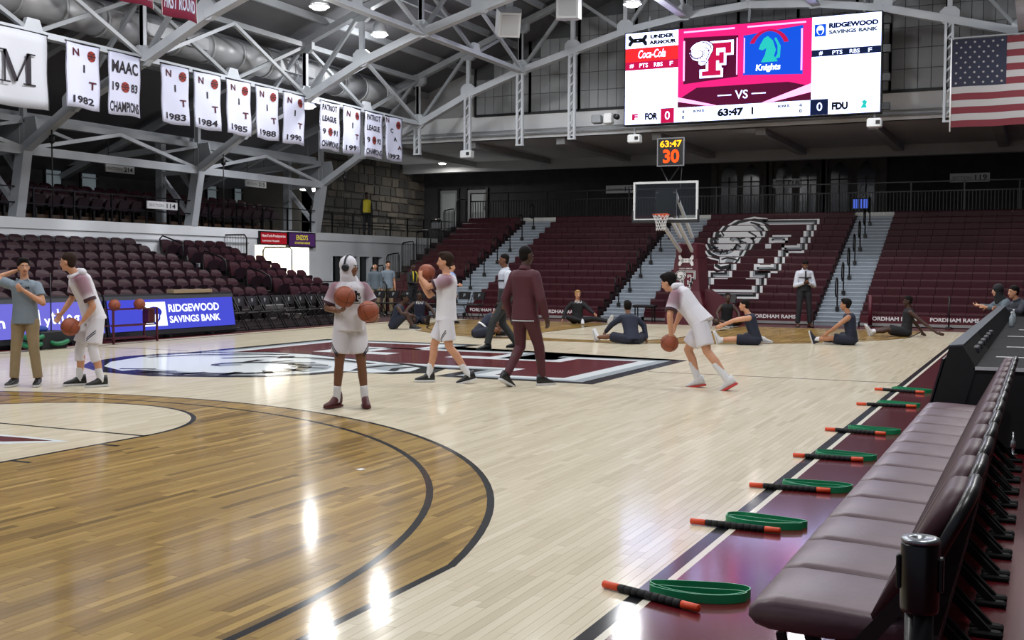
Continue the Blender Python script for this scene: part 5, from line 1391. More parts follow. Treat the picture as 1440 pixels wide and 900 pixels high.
SKIN = {k: mat('skin_' + k, c, .5, spec=.35, noise=.05, nscale=12) for k, c in (('light', '#c08d70'), ('tan', '#a8775a'), ('brown', '#6f4a36'), ('dark', '#412c24'))}
HAIR = {k: mat('hair_' + k, c, .75, spec=.15, bump=.3, bscale=120) for k, c in (('black', '#120e0d'), ('brown', '#2a1c15'), ('blond', '#a88658'), ('grey', '#3a3634'))}
EYEW = mat('eye_white', '#d8d2cc', .3); EYED = mat('eye_dark', '#17110e', .2); LIP = mat('lip', '#8a4a44', .5)
def V3(*a): return Vector(a)
def stand(H=1.85, **k):
    s = H / 1.85
    J = dict(pel=V3(0, 0, .97), chest=V3(0, .0, 1.34), neck=V3(0, -.01, 1.53), head=V3(0, .03, 1.71), knR=V3(.11, .03, .52), knL=V3(-.11, .03, .52), anR=V3(.12, 0, .09), anL=V3(-.12, 0, .09))
    J = {a: b * s for a, b in J.items()}; J['s'] = s
    for a, b in k.items(): J[a] = V3(*b) if isinstance(b, tuple) else b
    return fill(J)
def fill(J):
    s = J['s']
    up = (J['neck'] - J['pel']).normalized(); lat = J.get('lat', V3(1, 0, 0)).normalized(); hl = J.get('hlat', lat).normalized()
    J['lat'] = lat; J['hlat'] = hl
    J.setdefault('shR', J['neck'] + lat * (.168 * s) - up * (.085 * s)); J.setdefault('shL', J['neck'] - lat * (.168 * s) - up * (.085 * s))
    J.setdefault('hipR', J['pel'] + hl * (.09 * s) - up * (.03 * s)); J.setdefault('hipL', J['pel'] - hl * (.09 * s) - up * (.03 * s))
    J.setdefault('elR', J['shR'] + V3(.06, -.03, -.28) * s); J.setdefault('elL', J['shL'] + V3(-.06, -.03, -.28) * s)
    J.setdefault('wrR', J['elR'] + V3(.01, .07, -.25) * s); J.setdefault('wrL', J['elL'] + V3(-.01, .07, -.25) * s)
    J.setdefault('hd', 0.0); J.setdefault('pitch', 0.0)
    J.setdefault('toeR', V3(.15, 1, 0)); J.setdefault('toeL', V3(-.15, 1, 0)); J.setdefault('nR', V3(-1, .2, 0)); J.setdefault('nL', V3(1, .2, 0)); J.setdefault('curl', .35)
    return J
def torso_secs(J, grow_=0.0, top=1.0, bottom=-.08, wide=1.0, n=None):
    s = J['s']; pel, ch, nk = J['pel'], J['chest'], J['neck']; out = []
    pts = [(-.10, .150, .112), (0.0, .158, .115), (.30, .140, .102), (.55, .152, .112), (.78, .172, .118), (.91, .135, .095), (1.0, .080, .068)]
    def pos(t):
        if t <= 0: return pel + (ch - pel).normalized() * (t * .5 * s)
        a, b, c = pel, ch, nk
        t_ = t; k = .62     # chest sits at this fraction
        ctrl = ch + (ch - (pel + (nk - pel) * k)) * .5
        return (1 - t_) ** 2 * a + 2 * t_ * (1 - t_) * ctrl + t_ ** 2 * c
    for t, w, d in pts:
        if t < bottom - .001 or t > top: continue
        p = pos(t); tan = (pos(min(t + .05, 1.02)) - pos(t - .05)).normalized(); l = J['hlat'].lerp(J['lat'], max(0, min(1, t))).normalized()
        f = tan.cross(l).normalized(); l = (l - tan * l.dot(tan)).normalized()
        out.append((p, l, f, (w * wide + grow_) * s, (d + grow_) * s))
    return out
def hand(mb, w, d, n, s, curl, thumb):
    d = d.normalized(); n = (n - d * n.dot(d)).normalized(); a = d.cross(n)
    if thumb < 0: a = -a
    for o in (-.026, -.009, .009, .026): capsule(mb, w - d * .01 * s, w + d * .075 * s + a * o * s, .017 * s, .0155 * s, 8)
    for o, L_ in ((-.032, .062), (-.011, .076), (.011, .080), (.032, .072)):
        p = w + d * .078 * s + a * o * s; c = curl; dd = d
        for f in (.45, .32, .23):
            dd = (d * cos(c) + n * sin(c)).normalized(); q = p + dd * L_ * f * s; capsule(mb, p, q, .0105 * s, .0095 * s, 8); p = q; c += curl * 1.1
    p = w + d * .02 * s + a * .03 * s; d1 = (d * .55 + a * .75 + n * .35).normalized(); q = p + d1 * .045 * s; capsule(mb, p, q, .0135 * s, .0115 * s, 8)
    d2 = (d * .85 + a * .2 + n * .5).normalized(); capsule(mb, q, q + d2 * .035 * s, .0115 * s, .0095 * s, 8)
def head_frame(J):
    y = J['hd']; p = J['pitch']
    f = V3(-sin(y) * cos(p), cos(y) * cos(p), sin(p)); r = V3(cos(y), sin(y), 0); return r, f, r.cross(f)
def blob(mb, c, r, f, u, rx, ry, rz, n=14, m=9):
    rings = []
    for i in range(m + 1):
        t = pi * i / m; q = max(sin(t), 1e-3)
        rings.append([c + r * (rx * q * cos(2 * pi * k / n)) + f * (ry * q * sin(2 * pi * k / n)) + u * (-rz * cos(t)) for k in range(n)])
    mb.loft(rings)
def shoe(P, an, toe, s, top, sole, high=.06):
    """one shoe under the ankle, toe direction may point up or down"""
    toe = toe.normalized(); lat = V3(0, 0, 1).cross(toe)
    if lat.length < .2: lat = V3(1, 0, 0)
    lat.normalize(); up = toe.cross(lat) * 1.0
    if up.z < 0 and abs(toe.z) < .8: up = -up
    base = an - up * (.085 * s); b = MB(); so = MB()
    def ringp(x, w, h0, h1): return [base + toe * (x * s) + lat * (cos(2 * pi * i / 12) * w * s) + up * ((h0 + h1) / 2 + sin(2 * pi * i / 12) * (h1 - h0) / 2) * s for i in range(12)]
    b.loft([ringp(x, w, h0, h1) for x, w, h0, h1 in ((-.085, .018, .03, .06), (-.075, .033, .015, .10 + high), (-.02, .042, .015, .095 + high), (.035, .045, .015, .105 + high * .4), (.09, .048, .015, .085), (.15, .049, .015, .065), (.19, .040, .015, .05), (.205, .015, .02, .035))], smooth=True)
    so.loft([[base + toe * (x * s) + lat * (w * sg * s) + up * (z * s) for sg, z in ((-1, 0), (1, 0), (1, .026), (-1, .026))] for x, w in ((-.092, .022), (-.08, .038), (0, .044), (.1, .052), (.17, .050), (.21, .022))])
    q = b.build('shoe', top, P, (0, 0, 0)); so.build('sole', sole, q, (0, 0, 0)); return q
def person(label, loc, theta, J, skin='light', hair='black', hairstyle='short', top=None, sleeve='short', bottom=None, legs='shorts', shoes=(BLACK, WHITE), socks=None, sock_h=.10, voxel=.013, hood=None, face=True, extra=None, loose=.022, vest=None, hem=None, collar=None, shoe_high=.05, tint=None, sleeve_len=.62, short_len=.86, cuff=None, far=False, leg_sleeve=None, hem_r=.112, tuck=False):
    P = thing('person', label, 'person', (loc[0], loc[1], loc[2] if len(loc) > 2 else 0), face_rz(theta)); s = J['s']
    lat = J['lat']; B = MB()
    ovals(B, torso_secs(J)); r, f, u = head_frame(J)
    nk = J['neck']; hd = J['head']
    capsule(B, nk - (nk - J['chest']).normalized() * .05 * s, hd - u * .05 * s - f * .015 * s, .062 * s, .052 * s)
    # head: cranium, face, jaw, nose, ears
    blob(B, hd + u * .03 * s - f * .012 * s, r, f, u, .074 * s, .092 * s, .092 * s); blob(B, hd - u * .03 * s + f * .012 * s, r, f, u, .060 * s, .076 * s, .086 * s)
    blob(B, hd - u * .085 * s + f * .04 * s, r, f, u, .036 * s, .036 * s, .03 * s); blob(B, hd + u * .028 * s + f * .06 * s, r, f, u, .052 * s, .026 * s, .018 * s)
    capsule(B, hd + u * .01 * s + f * .078 * s, hd - u * .032 * s + f * .098 * s, .009 * s, .015 * s, 8)
    for sg in (-1, 1): blob(B, hd + r * (.075 * sg * s) - u * .008 * s - f * .008 * s, r, f, u, .010 * s, .020 * s, .032 * s, 8, 6)
    for q in 'RL':
        sh, el, wr = J['sh' + q], J['el' + q], J['wr' + q]
        capsule(B, nk - (nk - J['chest']).normalized() * .075 * s, sh, .066 * s, .056 * s); mid = sh.lerp(el, .45)
        capsule(B, sh, mid, .058 * s, .053 * s); capsule(B, mid, el, .053 * s, .042 * s); m2 = el.lerp(wr, .3)
        capsule(B, el, m2, .042 * s, .043 * s); capsule(B, m2, wr, .043 * s, .028 * s)
        hand(B, wr, J.get('hand' + q, wr - el), J['n' + q], s, J.get('curl' + q, J['curl']), J.get('th' + q, 1))
        hp, kn, an = J['hip' + q], J['kn' + q], J['an' + q]
        capsule(B, hp, hp.lerp(kn, .4), .092 * s, .082 * s); capsule(B, hp.lerp(kn, .4), kn, .082 * s, .058 * s)
        fw = (kn - (hp + an) / 2); back_ = -fw.normalized() if fw.length > .02 else V3(0, -1, 0)
        cf = kn.lerp(an, .32) + back_ * .015 * s; capsule(B, kn, cf, .056 * s, .058 * s); capsule(B, cf, an, .056 * s, .036 * s); capsule(B, an, an - V3(0, 0, .02) * s, .038 * s, .036 * s)
    remesh(B, 'body', SKIN[skin], P, voxel, 3)
    if face:
        for sg in (-1, 1):
            c = hd + r * (.029 * sg * s) + f * .083 * s + u * .008 * s
            e = MB(); blob(e, c, r, f, u, .013 * s, .006 * s, .007 * s, 8, 6); eo = e.build('eye', EYEW, P, (0, 0, 0)); e = MB(); blob(e, c + f * .005 * s, r, f, u, .006 * s, .003 * s, .006 * s, 8, 5); e.build('pupil', EYED, eo, (0, 0, 0))
            e = MB(); capsule(e, c + u * .02 * s - r * .016 * s + f * .002, c + u * .021 * s + r * .016 * s + f * .002, .004 * s, .004 * s, 6); e.build('eyebrow', HAIR[hair] if hair != 'blond' else HAIR['brown'], P, (0, 0, 0))
        e = MB(); capsule(e, hd - u * .058 * s + f * .086 * s - r * .02 * s, hd - u * .058 * s + f * .086 * s + r * .02 * s, .006 * s, .006 * s, 6); e.build('mouth', LIP, P, (0, 0, 0))
    # hair
    if hairstyle:
        Hh = MB(); k = {'short': 1.0, 'full': 1.1, 'curly': 1.2, 'crop': .97}[hairstyle]
        blob(Hh, hd + u * .050 * s - f * (.022 + .12 * max(0, k - 1)) * s, r, f, u, .081 * s * k, .098 * s * k, .088 * s * k); blob(Hh, hd + u * .0 * s - f * .05 * s, r, f, u, .074 * s * k, .058 * s * k, .08 * s)
        if hairstyle in ('full', 'curly'): blob(Hh, hd + u * .108 * s + f * .012 * s, r, f, u, .064 * s * k, .070 * s * k, .032 * s * k)
        remesh(Hh, 'hair', HAIR[hair], P, max(voxel, .012), 2)
    # upper garment
    if top is not None:
        T = MB(); ovals(T, torso_secs(J, loose, bottom=.25 if tuck else -.10))
        if not tuck:
            t0 = torso_secs(J, loose)[0]; dn = (J['pel'] - J['chest']).normalized(); ovals(T, [t0, (t0[0] + dn * .07 * s, t0[1], t0[2], t0[3] * 1.05, t0[4] * 1.05)])
        if sleeve != 'none':
            for q in 'RL':
                sh, el, wr = J['sh' + q], J['el' + q], J['wr' + q]; capsule(T, nk - (nk - J['chest']).normalized() * .085 * s, sh, .076 * s, (.060 + loose * .3) * s)
                if sleeve == 'short':
                    capsule(T, sh, sh.lerp(el, .15), (.062 + loose * .3) * s, (.061 + loose * .3) * s); cone(T, sh, sh.lerp(el, sleeve_len), (.063 + loose * .3) * s, (.062 + loose * .5) * s)
                else:
                    capsule(T, sh, el, (.066 + loose * .3) * s, (.055 + loose * .3) * s); cone(T, el, el.lerp(wr, .97), (.055 + loose * .3) * s, (.04 + loose * .2) * s); capsule(T, el, el.lerp(wr, .3), (.054 + loose * .3) * s, (.05 + loose * .3) * s)
        else:
            for q in 'RL': capsule(T, nk - (nk - J['chest']).normalized() * .08 * s, J['sh' + q] - lat * ((.05 if q == 'R' else -.05) * s), .07 * s, .055 * s)
        remesh(T, 'shirt', top, P, voxel, 3, tint(J) if tint else None)
        if cuff is not None and sleeve == 'short':
            for q in 'RL':
                sh, el = J['sh' + q], J['el' + q]; c = MB(); cone(c, sh.lerp(el, sleeve_len - .09), sh.lerp(el, sleeve_len + .02), (.0655 + loose * .5) * s, (.0665 + loose * .5) * s); c.build('cuff', cuff, P, (0, 0, 0))
        if collar is not None:
            c = MB(); up = (hd - nk).normalized(); cone(c, nk - up * .015 * s, nk + up * .045 * s + V3(0, .005, 0), .083 * s, .07 * s); remesh(c, 'collar', collar, P, .011, 1)
    if vest is not None:
        T = MB(); ovals(T, torso_secs(J, loose + .012, bottom=0.0)); remesh(T, 'vest', vest, P, voxel, 3)
    if hood is not None:
        Hh = MB(); blob(Hh, hd + u * .035 * s - f * .025 * s, r, f, u, .098 * s, .112 * s, .118 * s); blob(Hh, hd - u * .05 * s - f * .03 * s, r, f, u, .092 * s, .10 * s, .10 * s); capsule(Hh, hd - u * .10 * s - f * .03 * s, nk - u * .03, .095 * s, .125 * s)
        remesh(Hh, 'hood', hood, P, voxel, 3)
    # lower garment
    if bottom is not None:
        L_ = MB(); secs = torso_secs(J, .030 if tuck else .018, top=.32); ovals(L_, secs)
        for q in 'RL':
            hp, kn, an = J['hip' + q], J['kn' + q], J['an' + q]
            capsule(L_, hp, hp.lerp(kn, .2), .108 * s, .106 * s)
            if legs == 'shorts': cone(L_, hp, hp.lerp(kn, short_len), .110 * s, hem_r * s)
            else:
                w2 = .066 if legs == 'trousers' else .052
                capsule(L_, hp, kn, .104 * s, .072 * s); cone(L_, kn, kn.lerp(an, .93), .073 * s, w2 * s); capsule(L_, kn, kn.lerp(an, .3), .073 * s, .071 * s)
        remesh(L_, 'shorts' if legs == 'shorts' else 'trousers', bottom, P, voxel, 3)
    for q in 'RL':
        kn, an = J['kn' + q], J['an' + q]
        if leg_sleeve is not None:
            hp = J['hip' + q]; c = MB(); capsule(c, hp.lerp(kn, .6), kn, .082 * s, .066 * s); cone(c, kn, kn.lerp(an, .42), .066 * s, .066 * s); capsule(c, kn, kn.lerp(an, .2), .066 * s, .065 * s); remesh(c, 'leg_sleeve', leg_sleeve, P, voxel, 2)
        if socks is not None:
            c = MB(); kk = an.lerp(kn, sock_h / .43 if sock_h < .4 else .9); cone(c, kk, an, (.044 + .05 * max(0, sock_h - .05)) * s, .046 * s); cone(c, an, an - V3(0, 0, .03), .046 * s, .044 * s); remesh(c, 'sock', socks, P, .012, 1)
        shoe(P, an, J['toe' + q], s, shoes[0], shoes[1], shoe_high)
    if extra: extra(P, J, r, f, u)
    return P
# garments
KW = mat('white_jersey', '#cfcdd6', .8, sheen=.2); GRAD = mat('white_warmup_shirt', '#d2d0d8', .8, attr='tint', col2='#6b1f3d', sheen=.2)
NAVY = mat('navy_jersey', '#151d33', .75); NAVYD = mat('navy_shorts', '#10162a', .75); POLO = mat('blue_grey_polo', '#76838f', .8, noise=.05, nscale=60); KHAKI = mat('khaki_cloth', '#8f7d60', .8, noise=.06, nscale=10); MTRK = mat('maroon_tracksuit', '#451320', .7, noise=.05, nscale=6); SHW = mat('white_dress_shirt', '#c6cbd6', .7); SHB = mat('light_blue_shirt', '#8ea5cc', .7); TROU = mat('dark_trousers', '#1b1d24', .75); CHAR = mat('charcoal_trousers', '#2b2d2c', .75); YEL = mat('yellow_vest', '#c9b92a', .6); BLKC = mat('black_cloth', '#131318', .8); GREYH = mat('grey_hooded_top', '#5c6770', .85); DKG = mat('dark_grey_jacket', '#2c313a', .8); MSHOE = mat('maroon_shoe', '#4a1018', .5); WSHOE = mat('white_shoe', '#c9c9cc', .5); REDS = mat('red_sole', '#c03a3a', .5); BRSH = mat('brown_leather_shoe', '#4a2f20', .4); WSOLE = mat('white_sole', '#c4c4c6', .5); NSHOE = mat('navy_shoe', '#12162a', .5); MCUFF = mat('dark_maroon_cuff', '#35101f', .7); SOCK = mat('white_sock', '#cfcfd4', .8)
def shoulder_tint(J):
    s = J['s']; segs = []
    for q in 'RL':
        sh, el = J['sh' + q], J['el' + q]; segs.append((J['neck'].lerp(sh, .45) - V3(0, 0, .02), sh)); segs.append((sh, sh.lerp(el, .42)))
    def dist(p, a, b):
        ab = b - a; k = max(0, min(1, (p - a).dot(ab) / ab.length_squared)); return (p - a - ab * k).length
    def t(co):
        d = min(dist(co, a, b) for a, b in segs)
        return max(0.0, min(.95, 1.95 - d / (.062 * s)))
    return t
def stripes(P, J, m=NAVYD):
    """two slanting stripes at the outer hem of each leg of the shorts"""
    s = J['s']
    for q, sg in (('R', 1), ('L', -1)):
        hp, kn = J['hip' + q], J['kn' + q]; d = (kn - hp).normalized(); out = (J['hlat'] * sg); out = (out - d * out.dot(d)).normalized(); fw = d.cross(out) * (1 if sg > 0 else -1)
        if fw.y < 0: fw = -fw
        for k in range(2):
            b = MB(); pts = []
            for i in range(7):
                w = i / 6; a = .15 + w * 1.1; t = .50 + .30 * w - k * .075
                pts.append(hp.lerp(kn, t) + (out * cos(a) + fw * sin(a)) * (.1065 * s))
            b.path(pts, .008, 5); b.build('stripe', m, P, (0, 0, 0))
def chest_emblem(P, J, at=(.0, .72), w=.14, navy=True, back=False):
    sec = torso_secs(J, .046); c, l, f, ww, dd = sec[4]; up = (J['neck'] - J['chest']).normalized(); b = MB()
    def fr(a, h, o):
        x = -(a - .5) * w + at[0]; z = (h - .5) * w * 1.1 - .13
        k = sqrt(max(0, 1 - (x / ww) ** 2)); return c + l * x + f * (dd * k + .004 + o) + up * z
    for ink, pl in (('k', [grow(F_CORE, .09)]), ('w', [grow(F_CORE, .05)]), ('k', [F_CORE])):
        for p in pl: b.poly(p, 0.0015 * (1 + len(b.f)), fr, 0 if ink == 'k' else 1)
    b.build('chest_print', [INK_K, INK_W], P, (0, 0, 0), fix=False)
SPOTS = {}
def world(P, v): return Vector(P.location) + Matrix.Rotation(P.rotation_euler.z, 3, 'Z') @ Vector(v)

# 1 man in a polo shirt, hand behind his head
J = stand(1.70, elR=(.40, -.04, 1.42), wrR=(.16, -.09, 1.52), elL=(-.27, .10, 1.10), wrL=(-.06, .20, 1.27), hd=.55, nL=(0, -1, .2), nR=(-1, -.2, 0), curl=.6, anR=(.15, .02, .085), anL=(-.15, -.02, .085), knR=(.12, .03, .47), knL=(-.12, .03, .47))
def polo_bits(P, J, r, f, u):
    b = MB(); s = J['s']; c = J['neck']
    for sg in (-1, 1): b.prism([(sg * .005, .0), (sg * .075, .045), (sg * .09, .0), (sg * .05, -.045)], lambda a, h, d: c + V3(a, .085 + d, h - .02), 0, .012)
    b.build('collar', POLO, P, (0, 0, 0)); MB().bar(c + V3(0, .125, -.04), c + V3(0, .135, -.16), .03, .008).build('placket', mat('polo_placket', '#65717c', .8), P, (0, 0, 0))
    b = MB(); ua_mark(b, -.08, -.12, .05, .035, 0, lambda a, h, o: c + V3(a, .135, h), 0); b.build('chest_print', INK_K, P, (0, 0, 0), fix=False)
person('standing man in grey blue polo and khaki trousers, one hand behind his head', (-2.74, 8.42), 178, J, 'light', 'black', 'full', POLO, 'short', KHAKI, 'trousers', (BLACK, WSOLE), voxel=.012, extra=polo_bits, loose=.03)
# 2 player looking back over his shoulder, ball on his hip
J = stand(1.86, pel=(0, -.05, .93), chest=(0, .07, 1.30), neck=(0, .17, 1.48), head=(0, .27, 1.64), hd=-.7, elL=(-.25, .02, 1.06), wrL=(-.17, .13, .88), elR=(.26, .15, 1.17), wrR=(.27, .29, .96), anR=(.15, .10, .09), anL=(-.14, -.10, .09), knR=(.13, .10, .51), knL=(-.13, .0, .51), handL=V3(.15, .5, -.6), nL=V3(0, .8, .4), curlL=.35, lat=V3(1, .0, 0), toeR=V3(.2, 1, 0), toeL=V3(-.1, 1, 0))
def p2x(P, J, r, f, u):
    stripes(P, J); chest_emblem(P, J, (.06, 0), .15); basketball(world(P, (-.10, .27, .80)), 'orange basketball held low by the player looking back')
    c = MB(); nk = J['neck']; capsule(c, nk + V3(-.1, -.06, .03), nk + V3(.1, -.06, .03), .055, .055); capsule(c, nk + V3(-.1, -.06, .02), nk + V3(-.05, .07, -.03), .035, .03); capsule(c, nk + V3(.1, -.06, .02), nk + V3(.05, .07, -.03), .035, .03); remesh(c, 'hood', KW, P, .012, 2)
person('player in white shirt with maroon shoulders looking back, beside the man in polo', (-2.0, 8.81), 235, J, 'light', 'brown', 'short', GRAD, 'short', KW, 'shorts', (BLACK, WSOLE), SOCK, .16, .012, extra=p2x, tint=shoulder_tint, cuff=MCUFF, loose=.03, leg_sleeve=KW, sleeve_len=.75)
# 3 hooded player with headphones and two balls
J = stand(1.74, elR=(.25, .0, 1.13), wrR=(.13, .19, 1.10), elL=(-.27, .02, 1.15), wrL=(-.30, .17, 1.01), hd=.95, handR=V3(-.35, .9, .15), head=(0, .045, 1.585), nR=V3(0, .15, 1), handL=V3(.35, .9, .1), nL=V3(.8, .1, .5), curlR=.2, curlL=.3, anR=(.15, 0, .09), anL=(-.17, .02, .09), knR=(.12, .03, .50), knL=(-.13, .03, .50), toeR=V3(.75, .75, 0), toeL=V3(-.05, 1, 0), pel=(0, 0, .94))
def p3x(P, J, r, f, u):
    stripes(P, J); chest_emblem(P, J, (-.06, 0), .17); s = J['s']; hd = J['head']
    basketball(world(P, (.075, .31, 1.265)), 'orange basketball raised by the hooded player, upper one'); basketball(world(P, (-.185, .29, 1.10)), 'orange basketball held low by the hooded player, lower one', (.2, 1.2, .4))
    h = obj('headphones', MB().path([hd + r * (.105 * s * cos(a)) + u * ((.02 + .135 * sin(a)) * s) - f * .01 for a in [i * pi / 12 for i in range(13)]], .011, 8).mesh('headphones', BLACK), P)
    for sg in (-1, 1):
        e = MB(); c = hd + r * (.103 * sg * s) + u * .0; e.path([c - r * .02 * sg, c - r * .015 * sg, c + r * .014 * sg, c + r * .018 * sg], [.02, .042, .042, .025], 14); e.build('ear_cup', mat('black_ear_cup', '#15151a', .4), h, (0, 0, 0))
    b = MB(); c = J['neck']; ua_mark(b, 0, -.10, .05, .03, 0, lambda a, k, o: c + V3(a, .125, k), 0); b.build('maker_mark', INK_K, P, (0, 0, 0), fix=False)
person('hooded player in white with black headphones holding two basketballs', (2.31, 8.46), 168, J, 'brown', 'black', None, GRAD, 'short', KW, 'shorts', (MSHOE, MSHOE), SOCK, .17, .012, hood=KW, extra=p3x, tint=shoulder_tint, cuff=MCUFF, loose=.035, shoe_high=.09, short_len=.72, sleeve_len=.8)
# 4 player in profile raising a ball to his face
J = stand(1.81, elL=(-.20, .24, 1.33), wrL=(-.12, .34, 1.45), elR=(.18, .24, 1.20), wrR=(.10, .36, 1.40), hd=.05, handL=V3(.25, .1, .9), nL=V3(.7, -.5, 0), handR=V3(-.2, .0, .9), nR=V3(-.8, -.4, 0), anL=(-.10, -.32, .11), anR=(.10, .24, .09), knL=(-.10, -.04, .51), knR=(.11, .17, .52), toeL=V3(0, 1, -.25), toeR=V3(0, 1, 0), pel=(0, .0, .93), hem=-.1)
def p4x(P, J, r, f, u):
    stripes(P, J); basketball(world(P, (-.01, .27, 1.52)), 'orange basketball raised before the face of the player in profile', (.9, .1, .3))
person('player in white shirt in profile, lifting a basketball to his face', (1.95, 11.4), 268, J, 'light', 'brown', 'full', GRAD, 'short', KW, 'shorts', (BLACK, WSHOE), SOCK, .17, .012, extra=p4x, tint=shoulder_tint, cuff=MCUFF, loose=.035, short_len=.80, sleeve_len=.75)
# 5 man in light blue shirt behind him
J = stand(1.74, elR=(.24, .06, 1.12), wrR=(.18, .28, 1.10))
def belt(P, J, r, f, u):
    sc = torso_secs(J, .030)[2]; MB().path([sc[0] + sc[1] * (sc[3] * cos(a)) + sc[2] * (sc[4] * sin(a)) for a in [i * pi / 10 for i in range(20)]], .016, 6, closed=True).build('belt', BLACK, P, (0, 0, 0))
person('man in light blue shirt and dark trousers behind the player in profile', (-5.95, 26.2), 110, J, 'light', 'brown', 'short', SHB, 'long', TROU, 'trousers', (BLACK, BLACK), voxel=.015, extra=belt, collar=SHB, tuck=True)
# 6 man in white shirt half hidden by the man in maroon
J = stand(1.88, anL=(-.10, .36, .09), anR=(.10, -.25, .12), knL=(-.11, .26, .53), knR=(.11, .04, .52), pel=(0, 0, .95))
def tie(P, J, r, f, u):
    c = J['neck']; MB().prism([(-.018, -.02), (.018, -.02), (.03, -.30), (0, -.36), (-.03, -.30)], lambda a, h, d: c + V3(a, .138 + d - h * .03, h), 0, .008).build('tie', TROU, P, (0, 0, 0)); belt(P, J, r, f, u)
person('man in white shirt and dark trousers half hidden behind the man in maroon', (-.05, 17.45), 262, J, 'brown', 'black', 'crop', SHW, 'long', CHAR, 'trousers', (BLACK, BLACK), voxel=.013, extra=belt, collar=SHW, tuck=True)
# 7 man in maroon tracksuit walking away
J = stand(1.90, anL=(-.12, -.26, .14), anR=(.12, .24, .09), knL=(-.12, .06, .53), knR=(.12, .16, .53), toeL=V3(.1, .9, -.45), toeR=V3(.3, 1, 0), hd=-.25, elR=(.29, -.03, 1.17), wrR=(.31, .06, .92), elL=(-.30, -.04, 1.17), wrL=(-.28, .05, .92), pel=(0, 0, .965))
def p7x(P, J, r, f, u):
    sc = torso_secs(J, .02); t0 = sc[0]; dn = V3(0, 0, -1); b = MB(); ovals(b, [(t0[0] + dn * .02, t0[1], t0[2], t0[3] + .012, t0[4] + .012), (t0[0] + dn * .085, t0[1], t0[2], t0[3] + .012, t0[4] + .012)]); b.build('shirt_hem', SHW, P, (0, 0, 0))
person('man in maroon tracksuit walking away near the centre of the court', (3.1, 11.5), 38, J, 'dark', 'black', 'crop', MTRK, 'long', MTRK, 'slim', (BLACK, WSOLE), voxel=.012, extra=p7x, collar=MTRK, loose=.035)
# 8 player bent low, dribbling
J = stand(1.86, pel=(0, .14, .90), chest=(0, .36, 1.14), neck=(0, .50, 1.30), head=(0, .61, 1.40), pitch=-.35, elL=(-.30, .46, .98), wrL=(-.25, .46, .74), elR=(.28, .52, 1.02), wrR=(.26, .60, .82), anR=(.10, .20, .09), anL=(-.12, -.30, .12), knR=(.12, .36, .50), knL=(-.12, .0, .50), toeL=V3(0, .85, -.5), toeR=V3(0, 1, -.2), handL=V3(.05, .15, -1), nL=V3(.6, .2, .1), hd=.0, curl=.25)
def p8x(P, J, r, f, u):
    basketball(world(P, (-.20, .50, .60)), 'orange basketball under the hand of the player bent low')
    c = MB(); nk = J['neck']; capsule(c, nk + V3(-.1, -.03, .05), nk + V3(.1, -.03, .05), .055, .055); remesh(c, 'hood', KW, P, .012, 2)
person('player in white bent low while dribbling, seen from behind', (5.42, 12.35), 300, J, 'light', 'black', 'full', GRAD, 'short', KW, 'shorts', (WSHOE, REDS), SOCK, .27, .012, extra=p8x, tint=shoulder_tint, cuff=MCUFF, loose=.035, short_len=.80, hem_r=.12, sleeve_len=.8)

# seated players
def sit(s=1.0, lean=0.0, head=None, **k):
    c, n = sin(lean), cos(lean); pel = V3(0, 0, .12) * s
    J = dict(s=s, pel=pel, chest=pel + V3(0, .34 * c + .0, .34 * n) * s, neck=pel + V3(0, .55 * c, .54 * n) * s); J['head'] = J['neck'] + V3(0, .06 + .12 * c, .17) * s
    for a, b in k.items(): J[a] = V3(*b) * s if isinstance(b, tuple) else b
    return fill(J)
SH = dict(voxel=.014, sleeve='none', legs='shorts', loose=.016)
def number(P, J, r, f, u):
    sec = torso_secs(J, .028); c, l, ff, ww, dd = sec[4]; up = (J['neck'] - J['chest']).normalized(); b = MB()
    put_text(b, 'FDU', 0, 0, 1, 1, 0, lambda a, h, o: c + l * (-(a - .5) * .20) + ff * (dd + .006) + up * ((h - .5) * .07), 0); b.build('chest_print', INK_W, P, (0, 0, 0), fix=False)
UPL = dict(knR=(.16, .36, .42), anR=(.14, .52, .08), knL=(-.14, .30, .40), anL=(-.12, .50, .08))
STR = dict(knR=(.16, .45, .12), anR=(.20, .90, .09), knL=(-.16, .45, .12), anL=(-.20, .90, .09), toeR=V3(.1, .25, 1), toeL=V3(-.1, .25, 1))
person('player in navy sitting with knees drawn up, left of the player in profile', (-5.75, 22.7), 95, sit(1.0, .35, elR=(.22, .25, .42), wrR=(.12, .46, .36), elL=(-.22, .25, .42), wrL=(-.12, .46, .36), **UPL), 'dark', 'black', 'short', NAVY, bottom=NAVYD, shoes=(BLACK, WSOLE), face=False, **SH)
person('player in dark vest sitting on the floor before the folding chairs', (-6.65, 25.6), 175, sit(1.0, .15, elR=(.34, .15, .42), wrR=(.42, .28, .22), elL=(-.34, .15, .42), wrL=(-.44, .3, .22), **STR), 'dark', 'black', 'short', NAVY, bottom=NAVYD, shoes=(BLACK, BLACK), extra=number, **SH)
def waist(P, J, r, f, u):
    sc = torso_secs(J, .024)[1]; MB().path([sc[0] + sc[1] * (sc[3] * cos(a)) + sc[2] * (sc[4] * sin(a)) for a in [i * pi / 10 for i in range(20)]], .022, 6, closed=True).build('waistband', INK_W, P, (0, 0, 0))
person('player in navy sitting bent forward over crossed legs, left of the man in maroon', (-2.25, 20.6), 72, sit(1.0, .75, head=0, elR=(.26, .45, .30), wrR=(.14, .60, .18), elL=(-.26, .45, .30), wrL=(-.14, .6, .18), knR=(.36, .34, .20), anR=(.0, .52, .10), knL=(-.36, .34, .20), anL=(.02, .62, .10), pitch=-.5), 'brown', 'black', 'short', NAVY, bottom=NAVYD, shoes=(BLACK, WSOLE), face=False, extra=waist, **SH)
